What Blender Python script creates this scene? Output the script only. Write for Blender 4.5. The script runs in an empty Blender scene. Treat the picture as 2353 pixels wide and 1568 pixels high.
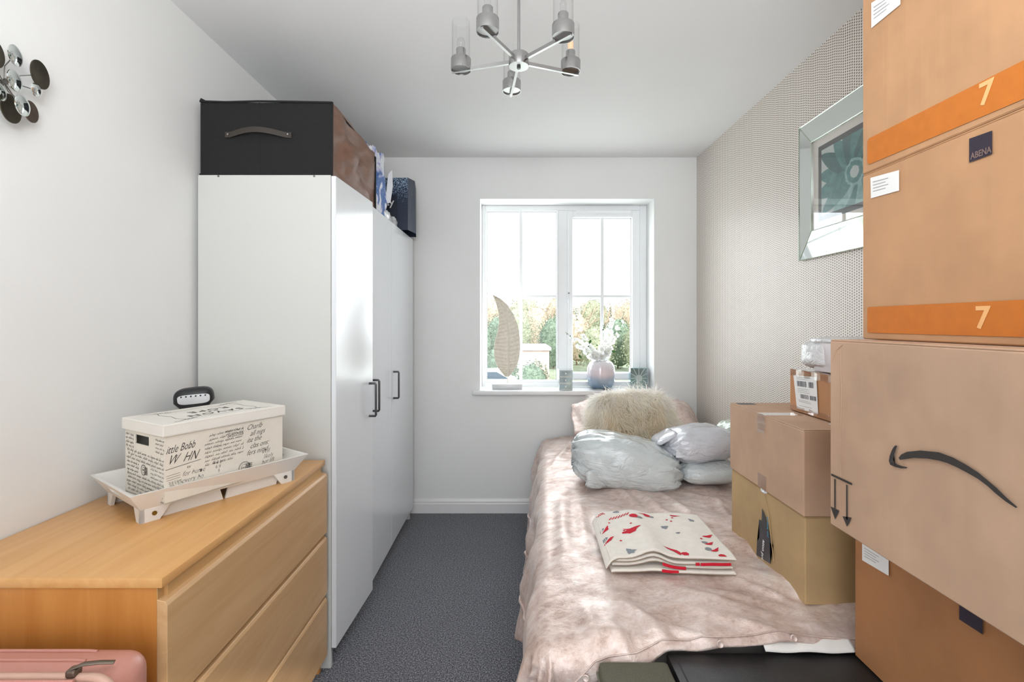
import bpy, bmesh, math, random
from mathutils import Vector, Matrix, noise
random.seed(7)
R = math.radians
PI = math.pi
C = bpy.context.scene.collection
SC = bpy.context.scene

# ------------------------------------------------------------------ camera
F = 1104.0; VX = 1180.0; VY = 742.0; EYE = 1.28
cam_d = bpy.data.cameras.new('camera'); cam = bpy.data.objects.new('camera', cam_d); C.objects.link(cam)
cam_d.sensor_width = 36; cam_d.sensor_fit = 'HORIZONTAL'
cam_d.lens = 36*F/2353; cam_d.shift_x = (1176.5-VX)/2353; cam_d.shift_y = (VY-784)/2353
cam_d.clip_start = .02; cam_d.clip_end = 300
cam.location = (0, 0, EYE); cam.rotation_euler = (R(90), 0, 0)
SC.camera = cam
# ------------------------------------------------------------------ light
SC.view_settings.view_transform = 'Standard'; SC.view_settings.look = 'None'
SC.view_settings.gamma = 1.0; SC.view_settings.use_curve_mapping = False
SC.view_settings.exposure = 0.0
w = bpy.data.worlds.new('sky'); SC.world = w; w.use_nodes = True
bg = w.node_tree.nodes['Background']; bg.inputs[0].default_value = (.90, .95, 1.0, 1); bg.inputs[1].default_value = 3.3
def light(name, kind, loc, rot, energy, color=(1, 1, 1), **kw):
    l = bpy.data.lights.new(name, kind); l.energy = energy; l.color = color
    for k, v in kw.items(): setattr(l, k, v)
    o = bpy.data.objects.new(name, l); C.objects.link(o); o.location = loc; o.rotation_euler = rot
    return o
light('sun', 'SUN', (0, -5, 20), (R(58), 0, R(22)), 3.5, (1, .94, .86), angle=R(1.5))
# daylight coming through the window opening
light('window_daylight', 'AREA', (.36, 3.62, 1.5), (R(-90), 0, 0), 18, (.92, .97, 1), shape='RECTANGLE', size=1.2, size_y=1.3)
# added fill light behind the camera, as if from an unseen landing
light('rear_fill_light', 'AREA', (.0, -1.0, 1.35), (R(90), 0, 0), 8.5, (.97, .985, 1), shape='RECTANGLE', size=1.3, size_y=1.9)
# added fill light aimed up and forward to brighten ceiling and back wall
light('ceiling_fill_light', 'AREA', (.0, -.2, 1.75), (R(148), 0, 0), 29, (.96, .985, 1), shape='RECTANGLE', size=.7, size_y=.5)

# ------------------------------------------------------------------ materials
def lin(c):
    out = []
    for v in c:
        v = v/255; out.append(v/12.92 if v <= .04045 else ((v+.055)/1.055)**2.4)
    return (*out, 1)
class G:
    """small node-graph helper"""
    def __init__(s, name):
        s.m = bpy.data.materials.new(name); s.m.use_nodes = True
        s.t = s.m.node_tree; s.b = s.t.nodes['Principled BSDF']; s.o = s.t.nodes['Material Output']
    def n(s, kind, **kw):
        x = s.t.nodes.new(kind)
        for k, v in kw.items(): setattr(x, k, v)
        return x
    def l(s, a, b): s.t.links.new(a, b)
    def coord(s, scale=(1, 1, 1), rot=(0, 0, 0)):
        tc = s.n('ShaderNodeTexCoord'); mp = s.n('ShaderNodeMapping')
        mp.inputs['Scale'].default_value = scale; mp.inputs['Rotation'].default_value = rot
        s.l(tc.outputs['Object'], mp.inputs['Vector']); return mp.outputs['Vector']
    def noise(s, vec, scale, detail=4, rough=.55, dist=0):
        x = s.n('ShaderNodeTexNoise'); x.inputs['Scale'].default_value = scale; x.inputs['Detail'].default_value = detail
        x.inputs['Roughness'].default_value = rough; x.inputs['Distortion'].default_value = dist
        if vec is not None: s.l(vec, x.inputs['Vector'])
        return x.outputs['Fac']
    def ramp(s, fac, stops):
        x = s.n('ShaderNodeValToRGB'); e = x.color_ramp.elements
        while len(e) < len(stops): e.new(.5)
        for k, (p, c) in enumerate(stops): e[k].position = p; e[k].color = c
        s.l(fac, x.inputs['Fac']); return x.outputs['Color']
    def math(s, op, a, b=None, c=None):
        x = s.n('ShaderNodeMath', operation=op)
        for k, v in enumerate((a, b, c)):
            if v is None: continue
            if isinstance(v, (int, float)): x.inputs[k].default_value = v
            else: s.l(v, x.inputs[k])
        return x.outputs[0]
    def mix(s, fac, a, b):
        x = s.n('ShaderNodeMix', data_type='RGBA')
        for sock, v in ((x.inputs[0], fac), (x.inputs[6], a), (x.inputs[7], b)):
            if isinstance(v, (int, float)): sock.default_value = v
            elif isinstance(v, tuple): sock.default_value = v
            else: s.l(v, sock)
        return x.outputs[2]
    def bump(s, h, strength=.3, dist=.002):
        x = s.n('ShaderNodeBump'); x.inputs['Strength'].default_value = strength; x.inputs['Distance'].default_value = dist
        s.l(h, x.inputs['Height']); s.l(x.outputs[0], s.b.inputs['Normal'])
    def set(s, **kw):
        for k, v in kw.items(): s.b.inputs[k.replace('_', ' ')].default_value = v
        return s
def pm(name, col, rough=.5, metal=0, var=.06, nscale=12, bump=0, bscale=200, bdist=.001, scale=(1, 1, 1), **kw):
    g = G(name); c = lin(col)
    vec = g.coord(scale)
    f = g.noise(vec, nscale)
    lo = tuple(max(0, v*(1-var)) for v in c[:3])+(1,); hi = tuple(min(1, v*(1+var)) for v in c[:3])+(1,)
    g.l(g.ramp(f, [(.3, lo), (.7, hi)]), g.b.inputs['Base Color'])
    g.set(Roughness=rough, Metallic=metal, **kw)
    if bump: g.bump(g.noise(vec, bscale, 2), bump, bdist)
    return g.m
M = {}
M['wall'] = pm('wall_paint', (238, 239, 238), .85, var=.012, nscale=3, bump=.15, bscale=90)
M['ceiling'] = pm('ceiling_paint', (236, 236, 236), .9, var=.012, nscale=2, bump=.15, bscale=60)
M['gloss'] = pm('white_gloss_trim', (238, 238, 238), .3, var=.01)
M['upvc'] = pm('white_window_plastic', (246, 248, 250), .28, var=.01)
M['gasket'] = pm('dark_gasket', (128, 134, 138), .6)
M['wardrobe'] = pm('white_laminate', (208, 209, 205), .36, var=.01, nscale=2, bump=.04, bscale=25, bdist=.004)
M['wdoor'] = pm('white_satin_door', (228, 231, 235), .16, var=.01, nscale=2, bump=.05, bscale=18, bdist=.003)
M['handle'] = pm('dark_grey_metal', (88, 88, 90), .38, .8)
M['screw'] = pm('screw_metal', (130, 130, 128), .4, .9)
M['chrome'] = pm('brushed_nickel', (178, 178, 178), .27, 1, bump=.05, bscale=300)
M['black'] = pm('black_plastic', (22, 22, 24), .35)
M['blacksoft'] = pm('black_soft_fabric', (27, 27, 28), .85, bump=.4, bscale=500, var=.25, nscale=400)
M['hatfab'] = pm('black_storage_fabric', (26, 26, 27), .9, bump=.4, bscale=600, var=.25, nscale=300)
M['hatbrown'] = pm('brown_nonwoven_fabric', (120, 88, 72), .55, bump=.5, bscale=40, bdist=.004, var=.2, nscale=30, scale=(1, .4, 1))
M['strapbrown'] = pm('dark_brown_strap', (58, 52, 46), .7, bump=.3, bscale=400)
M['white'] = pm('white_paper', (238, 238, 236), .6, var=.02)
M['print'] = pm('dark_print', (52, 48, 46), .7)
M['greyprint'] = pm('grey_print', (172, 172, 172), .7)
M['bar'] = pm('barcode_print', (104, 104, 110), .7)
M['orange'] = pm('orange_printed_band', (198, 114, 38), .75, var=.06, nscale=40)
M['seven'] = pm('pale_orange_print', (232, 178, 118), .75)
M['logodark'] = pm('dark_purple_print', (46, 38, 52), .7, var=.1)
M['logolight'] = pm('faded_print', (122, 100, 94), .7)
M['trayw'] = pm('white_painted_wood', (232, 229, 224), .42, var=.015)
M['lidw'] = pm('cream_fabric_lid', (231, 227, 219), .75, var=.02, bump=.3, bscale=600)
M['boxcream'] = pm('cream_canvas', (226, 220, 208), .8, var=.03, bump=.3, bscale=600)
M['brass'] = pm('brass_screw', (140, 118, 60), .35, .9)
M['mattress'] = pm('white_mattress_cloth', (238, 236, 232), .9, bump=.3, bscale=80)
M['trunk'] = pm('black_faux_leather', (30, 29, 30), .45, bump=.3, bscale=160, var=.2)
M['bagweave'] = pm('olive_grey_canvas', (96, 95, 80), .85, bump=.6, bscale=350, var=.25, nscale=350)
M['bagrim'] = pm('olive_grey_binding', (118, 117, 102), .8)
M['suit'] = pm('rose_pink_shell', (196, 138, 124), .33, var=.05, nscale=8, bump=.12, bscale=260)
M['suitzip'] = pm('dusty_pink_zip', (206, 168, 150), .7, bump=.4, bscale=500)
M['pull'] = pm('antique_metal', (112, 100, 88), .4, .7)
M['mirror'] = pm('mirror', (222, 228, 226), .04, 1, var=0)
M['bevel'] = pm('mirror_edge', (196, 208, 192), .15, .8, var=0)
M['mat_board'] = pm('white_mount', (232, 222, 212), .7, var=.01)
M['pblack'] = pm('dark_picture_border', (62, 56, 54), .5)
M['discdark'] = pm('bronze_disc', (92, 86, 74), .42, .85, var=.35, nscale=30)
M['discbr'] = pm('brown_disc', (140, 124, 112), .35, .85, var=.25, nscale=30)
M['wire'] = pm('steel_wire', (128, 126, 120), .35, .9)
M['leafmetal'] = pm('champagne_leaf', (236, 229, 214), .45, .05, var=.1, nscale=60)
M['basegrey'] = pm('silver_base', (205, 206, 207), .4, .2)
M['vein'] = pm('champagne_vein', (240, 234, 222), .4, .05)
M['petal'] = pm('white_petal', (246, 246, 244), .6, var=.02, Subsurface_Weight=.15)
gp = G('white_petal_thin'); gt = gp.n('ShaderNodeBsdfTranslucent'); gt.inputs[0].default_value = (.95, .95, .94, 1); gd_ = gp.n('ShaderNodeBsdfDiffuse'); gd_.inputs[0].default_value = (.93, .93, .92, 1)
gm_ = gp.n('ShaderNodeMixShader'); gm_.inputs[0].default_value = .5; gp.l(gd_.outputs[0], gm_.inputs[1]); gp.l(gt.outputs[0], gm_.inputs[2]); gp.l(gm_.outputs[0], gp.o.inputs[0]); M['petal'] = gp.m
M['pcentre'] = pm('cream_flower_centre', (222, 212, 168), .6)
M['stem'] = pm('pale_green_stem', (170, 190, 160), .6)
M['bud'] = pm('dark_green_bud', (44, 66, 60), .5)
M['leaf'] = pm('green_leaf', (72, 128, 62), .45, var=.15, nscale=60)
M['poly'] = None
M['carrierw'] = pm('white_carrier_plastic', (226, 229, 234), .35)
M['navy'] = pm('navy_gift_card', (26, 38, 62), .45)
M['navy2'] = pm('dark_navy_panel', (16, 24, 42), .5)
M['tapeprint'] = pm('dark_slate_tape', (40, 44, 54), .3)
M['tapeblue'] = pm('blue_tape_print', (70, 138, 166), .4)
M['red'] = pm('red_fleece_print', (205, 22, 48), .9, var=.1, nscale=200)
M['gprint'] = pm('grey_fleece_print', (138, 144, 152), .9, var=.1, nscale=200)
M['fleece'] = pm('cream_fleece', (236, 230, 220), .95, var=.04, nscale=40, bump=.5, bscale=350, Sheen_Weight=.4)
M['edge'] = pm('taupe_hem_stitch', (150, 130, 112), .9)
M['dgrey'] = pm('dark_car_glass', (70, 84, 96), .15)
M['carpaint'] = pm('white_car_paint', (225, 228, 232), .25)
M['tyre'] = pm('tyre_rubber', (30, 30, 30), .8)
M['render'] = pm('pink_brick_render', (214, 178, 164), .9, var=.1, nscale=6)
M['gaproof'] = pm('pale_roof_felt', (205, 200, 196), .9)
M['grass'] = pm('rough_grass', (140, 150, 124), .95, var=.3, nscale=1.5)
M['tarmac'] = pm('pale_tarmac', (150, 152, 155), .95, var=.1, nscale=3)
M['bark'] = pm('winter_bark', (126, 108, 88), .9, var=.2)
M['twig'] = pm('pale_twigs', (180, 164, 144), .9, var=.2)
M['foliage'] = pm('dark_evergreen_leaves', (112, 130, 110), .8, var=.35, nscale=4)
M['foliage2'] = pm('olive_leaves', (150, 156, 130), .8, var=.35, nscale=4)
M['foliage3'] = pm('russet_leaves', (182, 166, 144), .8, var=.3, nscale=4)
M['bulb'] = pm('warm_frosted_bulb', (240, 206, 176), .3, Emission_Color=lin((255, 180, 120)), Emission_Strength=.5)
M['steamer'] = pm('black_rubber_grip', (34, 35, 38), .45)
M['stplate'] = pm('silver_plate', (226, 227, 230), .25, .3)
M['rear'] = M['wall']

def glass(name, tint=(1, 1, 1), rough=.0, gloss=1.0):
    g = G(name); t = g.t; t.nodes.remove(g.b)
    tr = g.n('ShaderNodeBsdfTransparent'); tr.inputs[0].default_value = (*tint, 1)
    gl = g.n('ShaderNodeBsdfGlossy'); gl.inputs['Roughness'].default_value = rough
    lw = g.n('ShaderNodeLayerWeight'); lw.inputs[0].default_value = .5
    fr = g.math('ADD', .04, g.math('MULTIPLY', g.math('POWER', lw.outputs['Facing'], 4), .7))
    mx = g.n('ShaderNodeMixShader'); g.l(g.math('MULTIPLY', fr, gloss), mx.inputs[0])
    g.l(tr.outputs[0], mx.inputs[1]); g.l(gl.outputs[0], mx.inputs[2]); g.l(mx.outputs[0], g.o.inputs[0])
    return g.m
M['pane'] = glass('window_glass', (.985, .99, .99), 0, .5)
M['shade'] = glass('clear_glass_shade', (.992, .994, .994), .02, 1.0)
M['cleartape'] = glass('clear_parcel_tape', (.90, .86, .84), .12, 2.2)

def wood(name, c1, c2, axis, rough=.38):
    g = G(name)
    sc = {'x': (2, 26, 26), 'y': (26, 2, 26), 'z': (26, 26, 2)}[axis]
    v = g.coord(sc)
    f = g.noise(v, 1.0, 6, .6, .8)
    fine = g.noise(g.coord(tuple(k*6 for k in sc)), 1.0, 3, .6)
    pl = g.noise(g.coord(tuple(.5 if k == 2 else 9 for k in sc)), 1.0, 0)
    mid = tuple((a+b)/2 for a, b in zip(lin(c1), lin(c2)))
    col = g.ramp(f, [(.3, lin(c1)), (.5, mid), (.72, lin(c2))])
    col = g.mix(g.math('MULTIPLY', fine, .18), col, lin(c2))
    col = g.mix(g.math('MULTIPLY', pl, .35), col, lin(c1))
    g.l(col, g.b.inputs['Base Color']); g.set(Roughness=rough); g.bump(fine, .05, .0005)
    return g.m
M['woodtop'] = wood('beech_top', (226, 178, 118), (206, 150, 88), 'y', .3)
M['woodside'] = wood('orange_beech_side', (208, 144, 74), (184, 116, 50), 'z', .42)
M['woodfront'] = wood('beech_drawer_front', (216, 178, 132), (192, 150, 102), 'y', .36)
M['woodedge'] = wood('beech_edge', (212, 170, 114), (186, 140, 86), 'y', .4)

def cardboard(name, col, stripe=.03, ax='y', freq=30, rough=.75):
    g = G(name); v = g.coord()
    n1 = g.noise(v, 6, 3); n2 = g.noise(v, 350, 2)
    sc = (1, freq, .6) if ax == 'y' else (freq, 1, .6)
    st = g.noise(g.coord(sc), 1.0, 2)
    c = lin(col); dk = tuple(k*.84 for k in c[:3])+(1,); lt = tuple(min(1, k*1.1) for k in c[:3])+(1,)
    cc = g.ramp(n1, [(.3, dk), (.7, lt)])
    cc = g.mix(g.math('MULTIPLY', n2, .25), cc, dk)
    cc = g.mix(g.math('MULTIPLY', st, stripe*6), cc, dk)
    g.l(cc, g.b.inputs['Base Color']); g.set(Roughness=rough)
    h = g.math('ADD', g.math('MULTIPLY', st, .8), g.math('MULTIPLY', g.noise(v, 9, 2), 1.5))
    g.bump(h, .35, .006)
    return g.m
M['card1'] = cardboard('tan_cardboard', (197, 163, 136))
M['card2'] = cardboard('kraft_cardboard', (196, 150, 110), .0)
M['card3'] = cardboard('brown_cardboard', (176, 122, 78), .0)
M['card4'] = cardboard('olive_cardboard', (190, 160, 116))
M['card5'] = cardboard('orange_brown_cardboard', (196, 142, 98))

def velvet():
    g = G('crushed_velvet')
    n1 = g.noise(g.coord((1, .7, 1), (0, 0, .5)), 5, 4, .6, .8); n2 = g.noise(g.coord((1, 1.5, 1), (0, 0, -.6)), 20, 6, .72, .35); n3 = g.noise(g.coord((1, 2.2, 1), (0, 0, .35)), 60, 3, .7, .5)
    s = g.math('ADD', g.math('MULTIPLY', n1, .35), g.math('ADD', g.math('MULTIPLY', n2, .50), g.math('MULTIPLY', n3, .15)))
    c = g.ramp(s, [(.37, lin((186, 158, 147))), (.45, lin((216, 194, 184))), (.52, lin((230, 212, 204))), (.62, lin((246, 236, 230)))])
    g.l(c, g.b.inputs['Base Color']); g.set(Metallic=.4, Sheen_Weight=.15, Sheen_Roughness=.3)
    g.l(g.ramp(s, [(.40, (.50,)*3+(1,)), (.60, (.38,)*3+(1,))]), g.b.inputs['Roughness'])
    g.bump(g.math('ADD', n2, g.math('MULTIPLY', n3, .3)), .5, .006)
    return g.m
M['velvet'] = velvet()
def polymailer(name, col):
    g = G(name); v = g.coord((1, 1, 1))
    n = g.noise(v, 9, 5, .6, 1.2); n2 = g.noise(g.coord((4, 9, 9)), 2.2, 3, .5, 3.0)
    c = lin(col); dk = tuple(k*.86 for k in c[:3])+(1,)
    g.l(g.ramp(n, [(.3, dk), (.7, c)]), g.b.inputs['Base Color']); g.set(Roughness=.24, Coat_Weight=.9, Coat_Roughness=.08)
    g.bump(g.math('ADD', g.math('MULTIPLY', n, .5), n2), .8, .011)
    return g.m
M['poly'] = polymailer('grey_poly_mailer', (210, 218, 220))
M['poly2'] = polymailer('lilac_grey_poly_mailer', (214, 216, 224))
M['polyw'] = polymailer('white_plastic_wrap', (228, 228, 230))
M['polyg'] = polymailer('pale_green_plastic', (208, 220, 200))
def carpet():
    g = G('charcoal_carpet'); v = g.coord()
    f = g.noise(v, 175, 3, .95); f2 = g.noise(v, 5, 4)
    c = g.ramp(f, [(.40, lin((30, 31, 36))), (.5, lin((80, 82, 90))), (.59, lin((176, 178, 188)))])
    c = g.mix(g.math('MULTIPLY', f2, .25), c, lin((66, 67, 74)))
    g.l(c, g.b.inputs['Base Color']); g.set(Roughness=.95, Sheen_Weight=.2)
    g.bump(g.math('ADD', f, g.noise(v, 110, 2)), .8, .005); return g.m
M['carpet'] = carpet()
def wallpaper():
    g = G('dotted_wallpaper')
    tc = g.n('ShaderNodeTexCoord'); sp = g.n('ShaderNodeSeparateXYZ'); g.l(tc.outputs['Object'], sp.inputs[0])
    pu, pv = .0118, .0102
    u = g.math('DIVIDE', sp.outputs[1], pu); v0 = g.math('DIVIDE', sp.outputs[2], pv)
    col = g.math('FLOOR', u)
    zig = g.math('MULTIPLY', g.math('PINGPONG', col, 4), .42)
    v = g.math('ADD', v0, zig)
    fu = g.math('SUBTRACT', g.math('FRACT', u), .5); fv = g.math('SUBTRACT', g.math('FRACT', v), .5)
    a = g.math('DIVIDE', fu, .31); b = g.math('DIVIDE', fv, .35)
    d = g.math('ADD', g.math('MULTIPLY', a, a), g.math('MULTIPLY', b, b))
    mr = g.n('ShaderNodeMapRange'); mr.inputs[1].default_value = .75; mr.inputs[2].default_value = 1.15
    mr.inputs[3].default_value = 1; mr.inputs[4].default_value = 0; g.l(d, mr.inputs[0])
    dot = mr.outputs[0]
    nz = g.noise(g.coord(), 2.5, 3)
    c = g.mix(dot, lin((238, 230, 222)), g.mix(nz, lin((112, 100, 88)), lin((132, 120, 108))))
    g.l(c, g.b.inputs['Base Color'])
    g.l(g.math('ADD', .42, g.math('MULTIPLY', dot, -.06)), g.b.inputs['Roughness'])
    g.l(g.math('MULTIPLY', dot, .15), g.b.inputs['Metallic'])
    g.bump(dot, .25, .0008); return g.m
M['wallpaper'] = wallpaper()
def dotsbag():
    g = G('navy_speckled_card'); v = g.coord()
    sp = g.n('ShaderNodeSeparateXYZ'); g.l(v, sp.inputs[0])
    vo = g.n('ShaderNodeTexVoronoi'); vo.inputs['Scale'].default_value = 170; g.l(v, vo.inputs['Vector'])
    mr = g.n('ShaderNodeMapRange'); g.l(sp.outputs[2], mr.inputs[0])
    mr.inputs[1].default_value = .10; mr.inputs[2].default_value = .29; mr.inputs[3].default_value = 0; mr.inputs[4].default_value = .5
    m = g.math('LESS_THAN', vo.outputs['Distance'], mr.outputs[0])
    g.l(g.mix(m, lin((24, 36, 60)), lin((150, 176, 200))), g.b.inputs['Base Color']); g.set(Roughness=.5); return g.m
M['giftdots'] = dotsbag()
def carrier():
    g = G('blue_white_carrier_plastic'); v = g.coord((1, 1, 1))
    n = g.noise(v, 9, 3, .5, .8)
    g.l(g.ramp(n, [(.50, lin((44, 96, 168))), (.53, lin((190, 190, 226))), (.58, lin((226, 229, 236)))]), g.b.inputs['Base Color'])
    g.set(Roughness=.3); g.bump(g.noise(v, 22, 4, .6, 1.5), .7, .01); return g.m
M['carrier'] = carrier()
def vasem():
    g = G('ombre_glazed_vase'); tc = g.n('ShaderNodeTexCoord'); sp = g.n('ShaderNodeSeparateXYZ'); g.l(tc.outputs['Object'], sp.inputs[0])
    mr = g.n('ShaderNodeMapRange'); g.l(sp.outputs[2], mr.inputs[0]); mr.inputs[1].default_value = 0; mr.inputs[2].default_value = .19
    g.l(g.ramp(mr.outputs[0], [(.08, lin((104, 134, 158))), (.34, lin((172, 186, 204))), (.55, lin((234, 220, 226))), (1, lin((232, 228, 234)))]), g.b.inputs['Base Color'])
    g.set(Roughness=.16, Metallic=.15, Coat_Weight=.5); return g.m
M['vase'] = vasem()
def furm():
    g = G('long_faux_fur'); v = g.coord()
    n = g.noise(v, 9, 3)
    tc = g.n('ShaderNodeAttribute'); tc.attribute_name = 'tip'
    c0 = g.ramp(n, [(.3, lin((246, 228, 194))), (.7, lin((252, 244, 224)))])
    g.l(g.mix(tc.outputs['Fac'], c0, lin((255, 252, 246))), g.b.inputs['Base Color'])
    tl = g.n('ShaderNodeBsdfTranslucent'); src = g.b.inputs['Base Color'].links[0].from_socket; g.l(src, tl.inputs[0]); mx = g.n('ShaderNodeMixShader'); mx.inputs[0].default_value = .45
    g.l(g.b.outputs[0], mx.inputs[1]); g.l(tl.outputs[0], mx.inputs[2]); g.l(mx.outputs[0], g.o.inputs[0])
    g.set(Roughness=.7, Sheen_Weight=.2); return g.m
M['fur'] = furm()
M['furbase'] = pm('fur_backing', (240, 226, 198), .9)
def tealflower(name, c1, c2):
    g = G(name); g.l(g.ramp(g.noise(g.coord(), 26, 4, .6, 1), [(.3, lin(c1)), (.7, lin(c2))]), g.b.inputs['Base Color']); g.set(Roughness=.3); return g.m
M['teal1'] = tealflower('teal_petal_print', (58, 112, 108), (92, 146, 140))
M['teal2'] = tealflower('pale_teal_print', (112, 160, 154), (164, 196, 190))
M['teal3'] = tealflower('deep_teal_print', (48, 88, 86), (66, 112, 108))
M['teal4'] = tealflower('pale_print_ground', (188, 196, 190), (206, 212, 206))
M['picglass'] = glass('picture_glass', (.97, .98, .98), .0, 1.3)

# ------------------------------------------------------------------ mesh helpers
WM = {}
def thing(name, label, cat, loc=(0, 0, 0), group=None, rz=0):
    o = bpy.data.objects.new(name, None); C.objects.link(o); o.empty_display_size = .05
    o.location = loc; o.rotation_euler = (0, 0, rz); WM[o.name] = Matrix.Translation(loc) @ Matrix.Rotation(rz, 4, 'Z')
    o['label'] = label; o['category'] = cat
    if group: o['group'] = group
    return o
def tag(o, label, cat, group=None):
    o['label'] = label; o['category'] = cat
    if group: o['group'] = group
    return o
def struct(o): o['kind'] = 'structure'; return o
def stuff(o): o['kind'] = 'stuff'; return o
def put(name, me, m, parent=None, label=None, smooth=None):
    """link a mesh given in world coordinates as one object under parent"""
    if isinstance(me, bmesh.types.BMesh):
        d = bpy.data.meshes.new(name); me.normal_update(); me.to_mesh(d); me.free(); me = d
    me.materials.clear(); me.materials.append(M[m] if isinstance(m, str) else m)
    if parent is not None:
        me.transform(WM[parent.name].inverted())
    if smooth is not None:
        for p in me.polygons: p.use_smooth = True
        me.set_sharp_from_angle(angle=R(smooth))
    o = bpy.data.objects.new(name, me); C.objects.link(o)
    if parent is not None: o.parent = parent; WM[o.name] = WM[parent.name].copy()
    else: WM[o.name] = Matrix()
    if label: o['label'] = label
    return o
def NB(): return bmesh.new()
def box(bm, x0, x1, y0, y1, z0, z1, bev=0, seg=1, T=None):
    t = bmesh.new()
    bmesh.ops.create_cube(t, size=1)
    for v in t.verts: v.co = Vector(((x0+x1)/2+v.co.x*(x1-x0), (y0+y1)/2+v.co.y*(y1-y0), (z0+z1)/2+v.co.z*(z1-z0)))
    if bev: bmesh.ops.bevel(t, geom=t.edges[:], offset=bev, segments=seg, profile=.5, affect='EDGES')
    return merge(bm, t, T)
def merge(bm, t, T=None):
    if T is not None: bmesh.ops.transform(t, matrix=T, verts=t.verts)
    d = bpy.data.meshes.new('tmp'); t.to_mesh(d); t.free(); bm.from_mesh(d); bpy.data.meshes.remove(d); return bm
def B(x0, x1, y0, y1, z0, z1, bev=.0, seg=1, T=None): return box(NB(), x0, x1, y0, y1, z0, z1, bev, seg, T)
def frame_to(p, q):
    d = (q-p).normalized(); a = Vector((0, 0, 1)) if abs(d.z) < .9 else Vector((1, 0, 0))
    s = d.cross(a).normalized(); return s, s.cross(d).normalized()
def cyl(bm, p, q, r0, r1=None, n=16, caps=True):
    p = Vector(p); q = Vector(q); r1 = r0 if r1 is None else r1
    s, u = frame_to(p, q); A = []; D = []
    for k in range(n):
        a = 2*PI*k/n; e = s*math.cos(a)+u*math.sin(a)
        A.append(bm.verts.new(p+e*r0)); D.append(bm.verts.new(q+e*r1))
    for k in range(n): bm.faces.new((A[k], A[(k+1) % n], D[(k+1) % n], D[k]))
    if caps: bm.faces.new(A[::-1]); bm.faces.new(D)
    return bm
def tube(bm, pts, r, n=8, closed=False, flat=1.0):
    pts = [Vector(p) for p in pts]; rings = []; N = len(pts); up = None
    for i, p in enumerate(pts):
        d = (pts[(i+1) % N if closed else min(i+1, N-1)]-pts[(i-1) % N if closed else max(i-1, 0)]).normalized()
        if up is None: up = Vector((0, 0, 1)) if abs(d.z) < .9 else Vector((1, 0, 0))
        s = d.cross(up).normalized(); up = s.cross(d).normalized()
        rr = r[i] if isinstance(r, (list, tuple)) else r
        rings.append([bm.verts.new(p+s*rr*math.cos(2*PI*k/n)+up*rr*flat*math.sin(2*PI*k/n)) for k in range(n)])
    for i in range(N if closed else N-1):
        a, b = rings[i], rings[(i+1) % N]
        for k in range(n): bm.faces.new((a[k], a[(k+1) % n], b[(k+1) % n], b[k]))
    if not closed: bm.faces.new(rings[0][::-1]); bm.faces.new(rings[-1])
    return bm
def lathe(bm, prof, c=(0, 0), n=32, rfun=None):
    rings = []
    for r, z in prof:
        rings.append([bm.verts.new((c[0]+(r*(rfun(2*PI*k/n) if rfun else 1))*math.cos(2*PI*k/n), c[1]+(r*(rfun(2*PI*k/n) if rfun else 1))*math.sin(2*PI*k/n), z)) for k in range(n)])
    for a, b in zip(rings, rings[1:]):
        for k in range(n): bm.faces.new((a[k], a[(k+1) % n], b[(k+1) % n], b[k]))
    if prof[0][0] > 1e-5: bm.faces.new(rings[0][::-1])
    if prof[-1][0] > 1e-5: bm.faces.new(rings[-1])
    return bm
def prism(bm, poly, th, T=None):
    """2D polygon in local XY, extruded by th along +Z, then placed by T"""
    t = bmesh.new()
    a = [t.verts.new((x, y, 0)) for x, y in poly]; f = t.faces.new(a)
    r = bmesh.ops.extrude_face_region(t, geom=[f])
    for v in r['geom']:
        if isinstance(v, bmesh.types.BMVert): v.co.z += th
    bmesh.ops.triangulate(t, faces=[f for f in t.faces if len(f.verts) > 4])
    bmesh.ops.recalc_face_normals(t, faces=t.faces)
    return merge(bm, t, T)
def basis(o, right, up):
    right = Vector(right).normalized(); up = Vector(up).normalized(); nrm = right.cross(up)
    m = Matrix((right, up, nrm)).transposed().to_4x4(); m.translation = Vector(o); return m
def text_bm(s, size, T, shear=0, bold=0, align='LEFT', th=.0004, sx=1.0, space=1.0):
    cu = bpy.data.curves.new('txt', 'FONT'); cu.body = s; cu.size = size; cu.shear = shear; cu.offset = bold
    cu.align_x = align; cu.extrude = th; cu.resolution_u = 2; cu.space_character = space
    o = bpy.data.objects.new('txt', cu); C.objects.link(o)
    bpy.context.view_layer.update()
    me = bpy.data.meshes.new_from_object(o.evaluated_get(bpy.context.evaluated_depsgraph_get()))
    bpy.data.objects.remove(o); bpy.data.curves.remove(cu)
    bm = NB(); bm.from_mesh(me); bpy.data.meshes.remove(me)
    bmesh.ops.transform(bm, matrix=T @ Matrix.Diagonal((sx, 1, 1, 1)), verts=bm.verts); return bm
def join(bm, other):
    d = bpy.data.meshes.new('tmp'); other.to_mesh(d); other.free(); bm.from_mesh(d); bpy.data.meshes.remove(d); return bm
def grid(bm, nu, nv, f):
    V = [[bm.verts.new(f(i/nu, j/nv)) for j in range(nv+1)] for i in range(nu+1)]
    for i in range(nu):
        for j in range(nv): bm.faces.new((V[i][j], V[i+1][j], V[i+1][j+1], V[i][j+1]))
    return bm
def fb(p, s=1.0, o=3): return noise.fractal(Vector(p)*s, 1.0, 2.0, o)
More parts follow.
